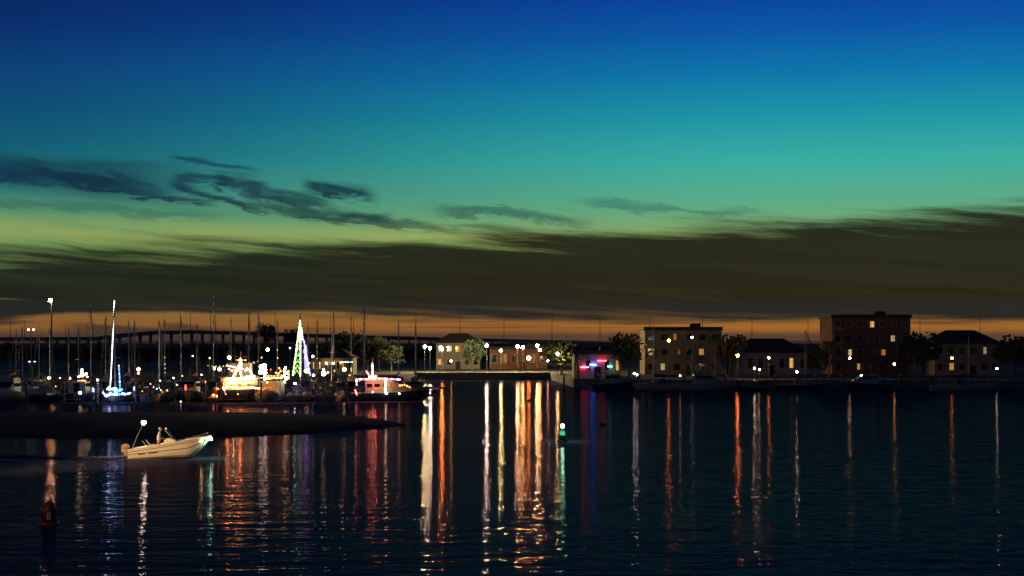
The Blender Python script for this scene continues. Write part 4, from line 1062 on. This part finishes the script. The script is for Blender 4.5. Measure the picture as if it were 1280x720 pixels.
# lights
pole = MB().tube([(.12, -.1, .62), (.5, -.1, 1.6), (.98-.02, -.1, 2.52)], .022, 5).build('light_pole', M['alu'], mb)
MB().ball((X(180, BDist)-X(163, BDist), -.1, Z(528, BDist)), .17, 8, .85).build('lamp', G((1, .93, .78), 170), pole, True)
bx_, bz_ = X(254, BDist)-X(163, BDist), Z(550.5, BDist)
bl = MB().box((bx_, -.30, bz_-.02), (.34, .1, .12)).build('bow_light', M['steel'], mb)
MB().tube([(bx_-.27, -.40, bz_+.06), (bx_+.0, -.40, bz_), (bx_-.18, -.40, bz_-.10)],   .042, 6).build('lens', G((1, .66, .22), 190), bl)
MB().ball((X(263.5, BDist)-X(163, BDist), -.05, Z(549, BDist)), .10, 8, .9).build('navigation_lamp', G((.40, 1, .66), 230), mb, True)
MB().tube([(Lh-.1, -.03, 1.5), (X(263.5, BDist)-X(163, BDist), -.05, Z(550, BDist))], .04, 5).build('bow_roller', M['steel'], mb)

# helmsman
def skin_mesh(name, V, E, R_, mat, parent, lv=2):
    me = bpy.data.meshes.new(name); me.from_pydata(V, E, []); o = bpy.data.objects.new(name, me); C.objects.link(o)
    s = o.modifiers.new('skin', 'SKIN'); s.use_smooth_shade = True
    for i, d in enumerate(me.skin_vertices[0].data): d.radius = (R_[i], R_[i]*.92); d.use_root = (i == 0)
    u = o.modifiers.new('sub', 'SUBSURF'); u.levels = u.render_levels = lv
    dg_ = bpy.context.evaluated_depsgraph_get(); m2 = bpy.data.meshes.new_from_object(o.evaluated_get(dg_))
    o.modifiers.clear(); o.data = m2; m2.materials.clear(); m2.materials.append(mat)
    for p in m2.polygons: p.use_smooth = True
    if parent: o.parent = parent
    return o
px0 = X(198.5, BDist)
person = thing('person', 'person in pale shirt and cap standing at the motorboat wheel', 'person', (px0, BDist-.03, .36), .03)
V = [(0, 0, .86), (.01, 0, 1.02), (.03, 0, 1.20), (.05, 0, 1.36), (.07, 0, 1.46), (.10, 0, 1.56),                                # pelvis .. neck, head base
     (0, -.10, .82), (.06, -.12, .46), (-.02, -.12, .08), (.13, -.13, .03),                                                      # right leg
     (0, .10, .82), (.03, .12, .46), (-.06, .12, .08), (.09, .13, .03),                                                          # left leg
     (.04, -.19, 1.36), (.10, -.25, 1.10), (.33, -.17, 1.03), (.40, -.16, 1.04),                                                 # right arm
     (.04, .19, 1.36), (.12, .25, 1.10), (.33, .17, 1.03), (.40, .16, 1.04)]
E = [(0,1),(1,2),(2,3),(3,4),(4,5),(0,6),(6,7),(7,8),(8,9),(0,10),(10,11),(11,12),(12,13),(3,14),(14,15),(15,16),(16,17),(3,18),(18,19),(19,20),(20,21)]
Rr = [.14,.13,.14,.13,.065,.06,.095,.065,.042,.04,.095,.065,.042,.04,.065,.048,.034,.036,.065,.048,.034,.036]
for s, b in ((-1, 17), (1, 21)):
    base = Vector(V[b])
    for k in range(4):                                   # four fingers closed round the rim
        i = len(V); o_ = (k-1.5)*.019; ln_ = (.028, .033, .031, .024)[k]
        V += [tuple(base+Vector((.035, o_, .015))), tuple(base+Vector((.035+ln_, o_, .0))), tuple(base+Vector((.03+ln_*.6, o_, -.035)))]
        E += [(b, i), (i, i+1), (i+1, i+2)]; Rr += [.009, .008, .007]
    i = len(V); V += [tuple(base+Vector((.005, -s*.035, .01))), tuple(base+Vector((.035, -s*.05, -.01)))]; E += [(b, i), (i, i+1)]; Rr += [.011, .009]
body = skin_mesh('body', V, E, Rr, M['skin'], person)
hm_ = MB().ball((.115, 0, 1.66), .095, 12, 1.25); hm_.add([(.205, -.016, 1.65), (.205, .016, 1.65), (.235, 0, 1.635), (.205, 0, 1.69)], [(0, 1, 2), (0, 2, 3), (1, 3, 2)])
for s in (-1, 1): hm_.ball((.105, s*.098, 1.65), .025, 6, 1.3)
for s in (-1, 1): hm_.ball((.192, s*.034, 1.675), .014, 6)
hm_.tube([(.203, -.025, 1.60), (.208, 0, 1.597), (.203, .025, 1.60)], .006, 4)
ho = hm_.build('head', M['skin'], None, True)
bm = bmesh.new(); bm.from_mesh(body.data); bm.from_mesh(ho.data); bm.to_mesh(body.data); bm.free()
bpy.data.objects.remove(ho)
for p in body.data.polygons: p.use_smooth = True
skin_mesh('shirt', [(0,0,.90),(.01,0,1.02),(.03,0,1.20),(.05,0,1.36),(.07,0,1.44),(.04,-.19,1.36),(.08,-.235,1.18),(.04,.19,1.36),(.09,.235,1.18)], [(0,1),(1,2),(2,3),(3,4),(3,5),(5,6),(3,7),(7,8)],
          [.168,.155,.165,.15,.085,.085,.078,.085,.078], M['shirt'], person)
skin_mesh('shorts', [(0,0,.90),(0,0,.82),(0,-.11,.78),(.055,-.12,.50),(0,.11,.78),(.03,.12,.50)], [(0,1),(1,2),(2,3),(1,4),(4,5)], [.16,.16,.118,.09,.118,.09], M['shorts'], person)
MB().ball((.075, 0, 1.66), .098, 10, 1.15).build('hair', M['hair'], person, True)
cp = MB().lathe([(.108, 1.70), (.106, 1.75), (.085, 1.79), (.03, 1.805)], (.105, 0, 0), 14)
cp.add([(.19, -.08, 1.705), (.19, .08, 1.705), (.30, .05, 1.69), (.30, -.05, 1.69), (.19, -.08, 1.72), (.19, .08, 1.72), (.30, .05, 1.70), (.30, -.05, 1.70)], [(0,1,2,3),(4,7,6,5),(0,3,7,4),(1,5,6,2),(2,6,7,3)])
cp.build('cap', M['cap'], person, True)

# wake: low ridges of water trailing to the left
wk = MB(); rnd = random.Random(8)
for off, h_, w_, x0_, x1_ in ((.0, .16, 1.3, -62, -.6), (-2.2, .07, 1.6, -62, -3), (1.8, .10, 1.8, -62, -4)):
    rings = []
    for i in range(90):
        q = i/89; xx = x1_+(x0_-x1_)*q; env_ = math.sin(min(1, q*9+.08)*PI/2)
        yy = off*(1+q*1.2)+.25*math.sin(xx*.5); hh = h_*env_*(1-.35*q)*(1+.25*math.sin(xx*1.3)+.15*rnd.uniform(-1, 1)); ww = w_*(1+1.4*q)
        rings.append([(xx, yy+ww*(k/8-.5), .004+hh*(.5+.5*math.cos(2*PI*(k/8-.5)))-.003*(k in (0, 8))) for k in range(9)])
    wk.loft(rings, cap0=False, cap1=False)
o = wk.build('wake', WATER, None, True); o.location = (X(160, BDist), BDist, 0)
tag(o, 'low wake ridges trailing left behind the motorboat', kind='stuff')
fm = MB()
for i in range(150):
    xx = -abs(rnd.gauss(0, 2.2))+.2; yy = rnd.gauss(-.15, .35+abs(xx)*.03); s = rnd.uniform(.03, .10)*(1 if xx > -3 else .7)
    fm.ball((xx, yy, .06+.14*math.exp(xx*.5)), s, 4, .4)
for i in range(60):
    xx = rnd.uniform(0, 2.6); fm.ball((xx, -1.02+rnd.uniform(-.12, .05), .01), rnd.uniform(.03, .07), 4, .4)
o = fm.build('foam', M['grey'], None, True); o.location = (X(160, BDist), BDist, 0)
tag(o, 'flecks of foam at the motorboat stern', kind='stuff')

# ------------------------------------------------------------------ buoys
d = 71.5
by = thing('channel_buoy', 'dark red channel buoy with a yellow 8 floating at lower left', 'buoy', (X(61, d), d, 0), 0)
by.rotation_euler = (.03, .05, 0)
MB().lathe([(.40, -.25), (.46, -.05), (.46, .06), (.40, .12), (.30, .13)], n=24).build('float_ring', M['buoy_red'], by, True)
MB().lathe([(.31, .1), (.30, .72), (.27, .78), (.13, .98), (.10, 1.0)], n=24).build('body', M['buoy_red'], by, True)
MB().lathe([(.275, .765), (.22, .86), (.19, .90)], n=24).build('reflector_band', M['red'], by)
MB().tube([(0, 0, .98), (0, 0, 1.08)], .04, 8).build('lifting_eye', M['steel'], by)
nm = MB()
for k in range(2):
    cz2, rr_ = ((.33, .085), (.49, .068))[k]
    P = []
    for i in range(17):
        a = 2*PI*i/16; xx = rr_*math.cos(a)*.8; zz = cz2+rr_*math.sin(a)
        P.append((xx+.07, -math.sqrt(max(.001, .308**2-(xx+.07)**2))-.012, zz))
    nm.tube(P, .021, 5)
nm.build('numeral', M['figure'], by)
d = 132.0
gb = thing('channel_buoy', 'green can buoy with a bright lamp on top in mid water', 'buoy', (X(703, d), d, 0))
MB().lathe([(.42, -.2), (.48, 0), (.46, .12), (.3, .16)], n=20).build('float_ring', M['black'], gb, True)
MB().lathe([(.24, .1), (.24, .42), (.20, .46), (.2, .92), (.12, .96)], n=18).build('body', M['buoy_green'], gb, True)
MB().lathe([(.212, .55), (.212, .85)], n=18).build('reflector_band', G((.12, 1, .5), .55), gb)  # band emits green itself, in place of reflected lamp light
cg = MB()
for k in range(4):
    a = k*PI/2+.4; cg.tube([(.16*math.cos(a), .16*math.sin(a), .94), (.1*math.cos(a), .1*math.sin(a), 1.12)], .02, 4)
cg.lathe([(.13, 1.10), (.13, 1.14)], n=10).build('lamp_cage', M['steel'], gb)
MB().ball((0, 0, 1.3), .15, 8, .95).build('lantern', G((.30, 1, .60), 190), gb, True)
# two small floats and a dark mooring float near mid right
for px, py, lab in ((753, 531.5, 'small dark mooring float in the red reflection'), (662, 501, 'small dark mooring float in the orange reflection')):
    dd = F*CAMH/(py-HOR); o = thing('mooring_float', lab, 'float', (X(px, dd), dd, 0))
    MB().lathe([(.1, -.1), (.34, .02), (.34, .12), (.1, .24)], n=12).build('body', M['black'], o, True); MB().tube([(0, 0, .2), (0, 0, .4)], .03, 5).build('lifting_eye', M['steel'], o)

# shore floodlight out of frame to the left, the light on the passing boat
flood('shore floodlight', (-52, 62, 13), (X(212, BDist), BDist, .9), 140000, 13, (1, .60, .28))
flood('shore floodlight', (-44, 40, 11), (X(61, 71.5), 71.5, .5), 5500, 9, (1, .70, .38))  # extra weak spot, added to brighten the red buoy and its numeral

# ------------------------------------------------------------------ render settings
SC.view_settings.view_transform = 'Standard'; SC.view_settings.look = 'None'; SC.view_settings.exposure = 0; SC.view_settings.gamma = 1
SC.render.engine = 'CYCLES'
cy = SC.cycles
cy.max_bounces = 4; cy.diffuse_bounces = 2; cy.glossy_bounces = 3; cy.transmission_bounces = 1
cy.sample_clamp_indirect = 400; cy.sample_clamp_direct = 0; cy.use_denoising = True; cy.caustics_reflective = False
cy.use_light_tree = True; cy.blur_glossy = 0
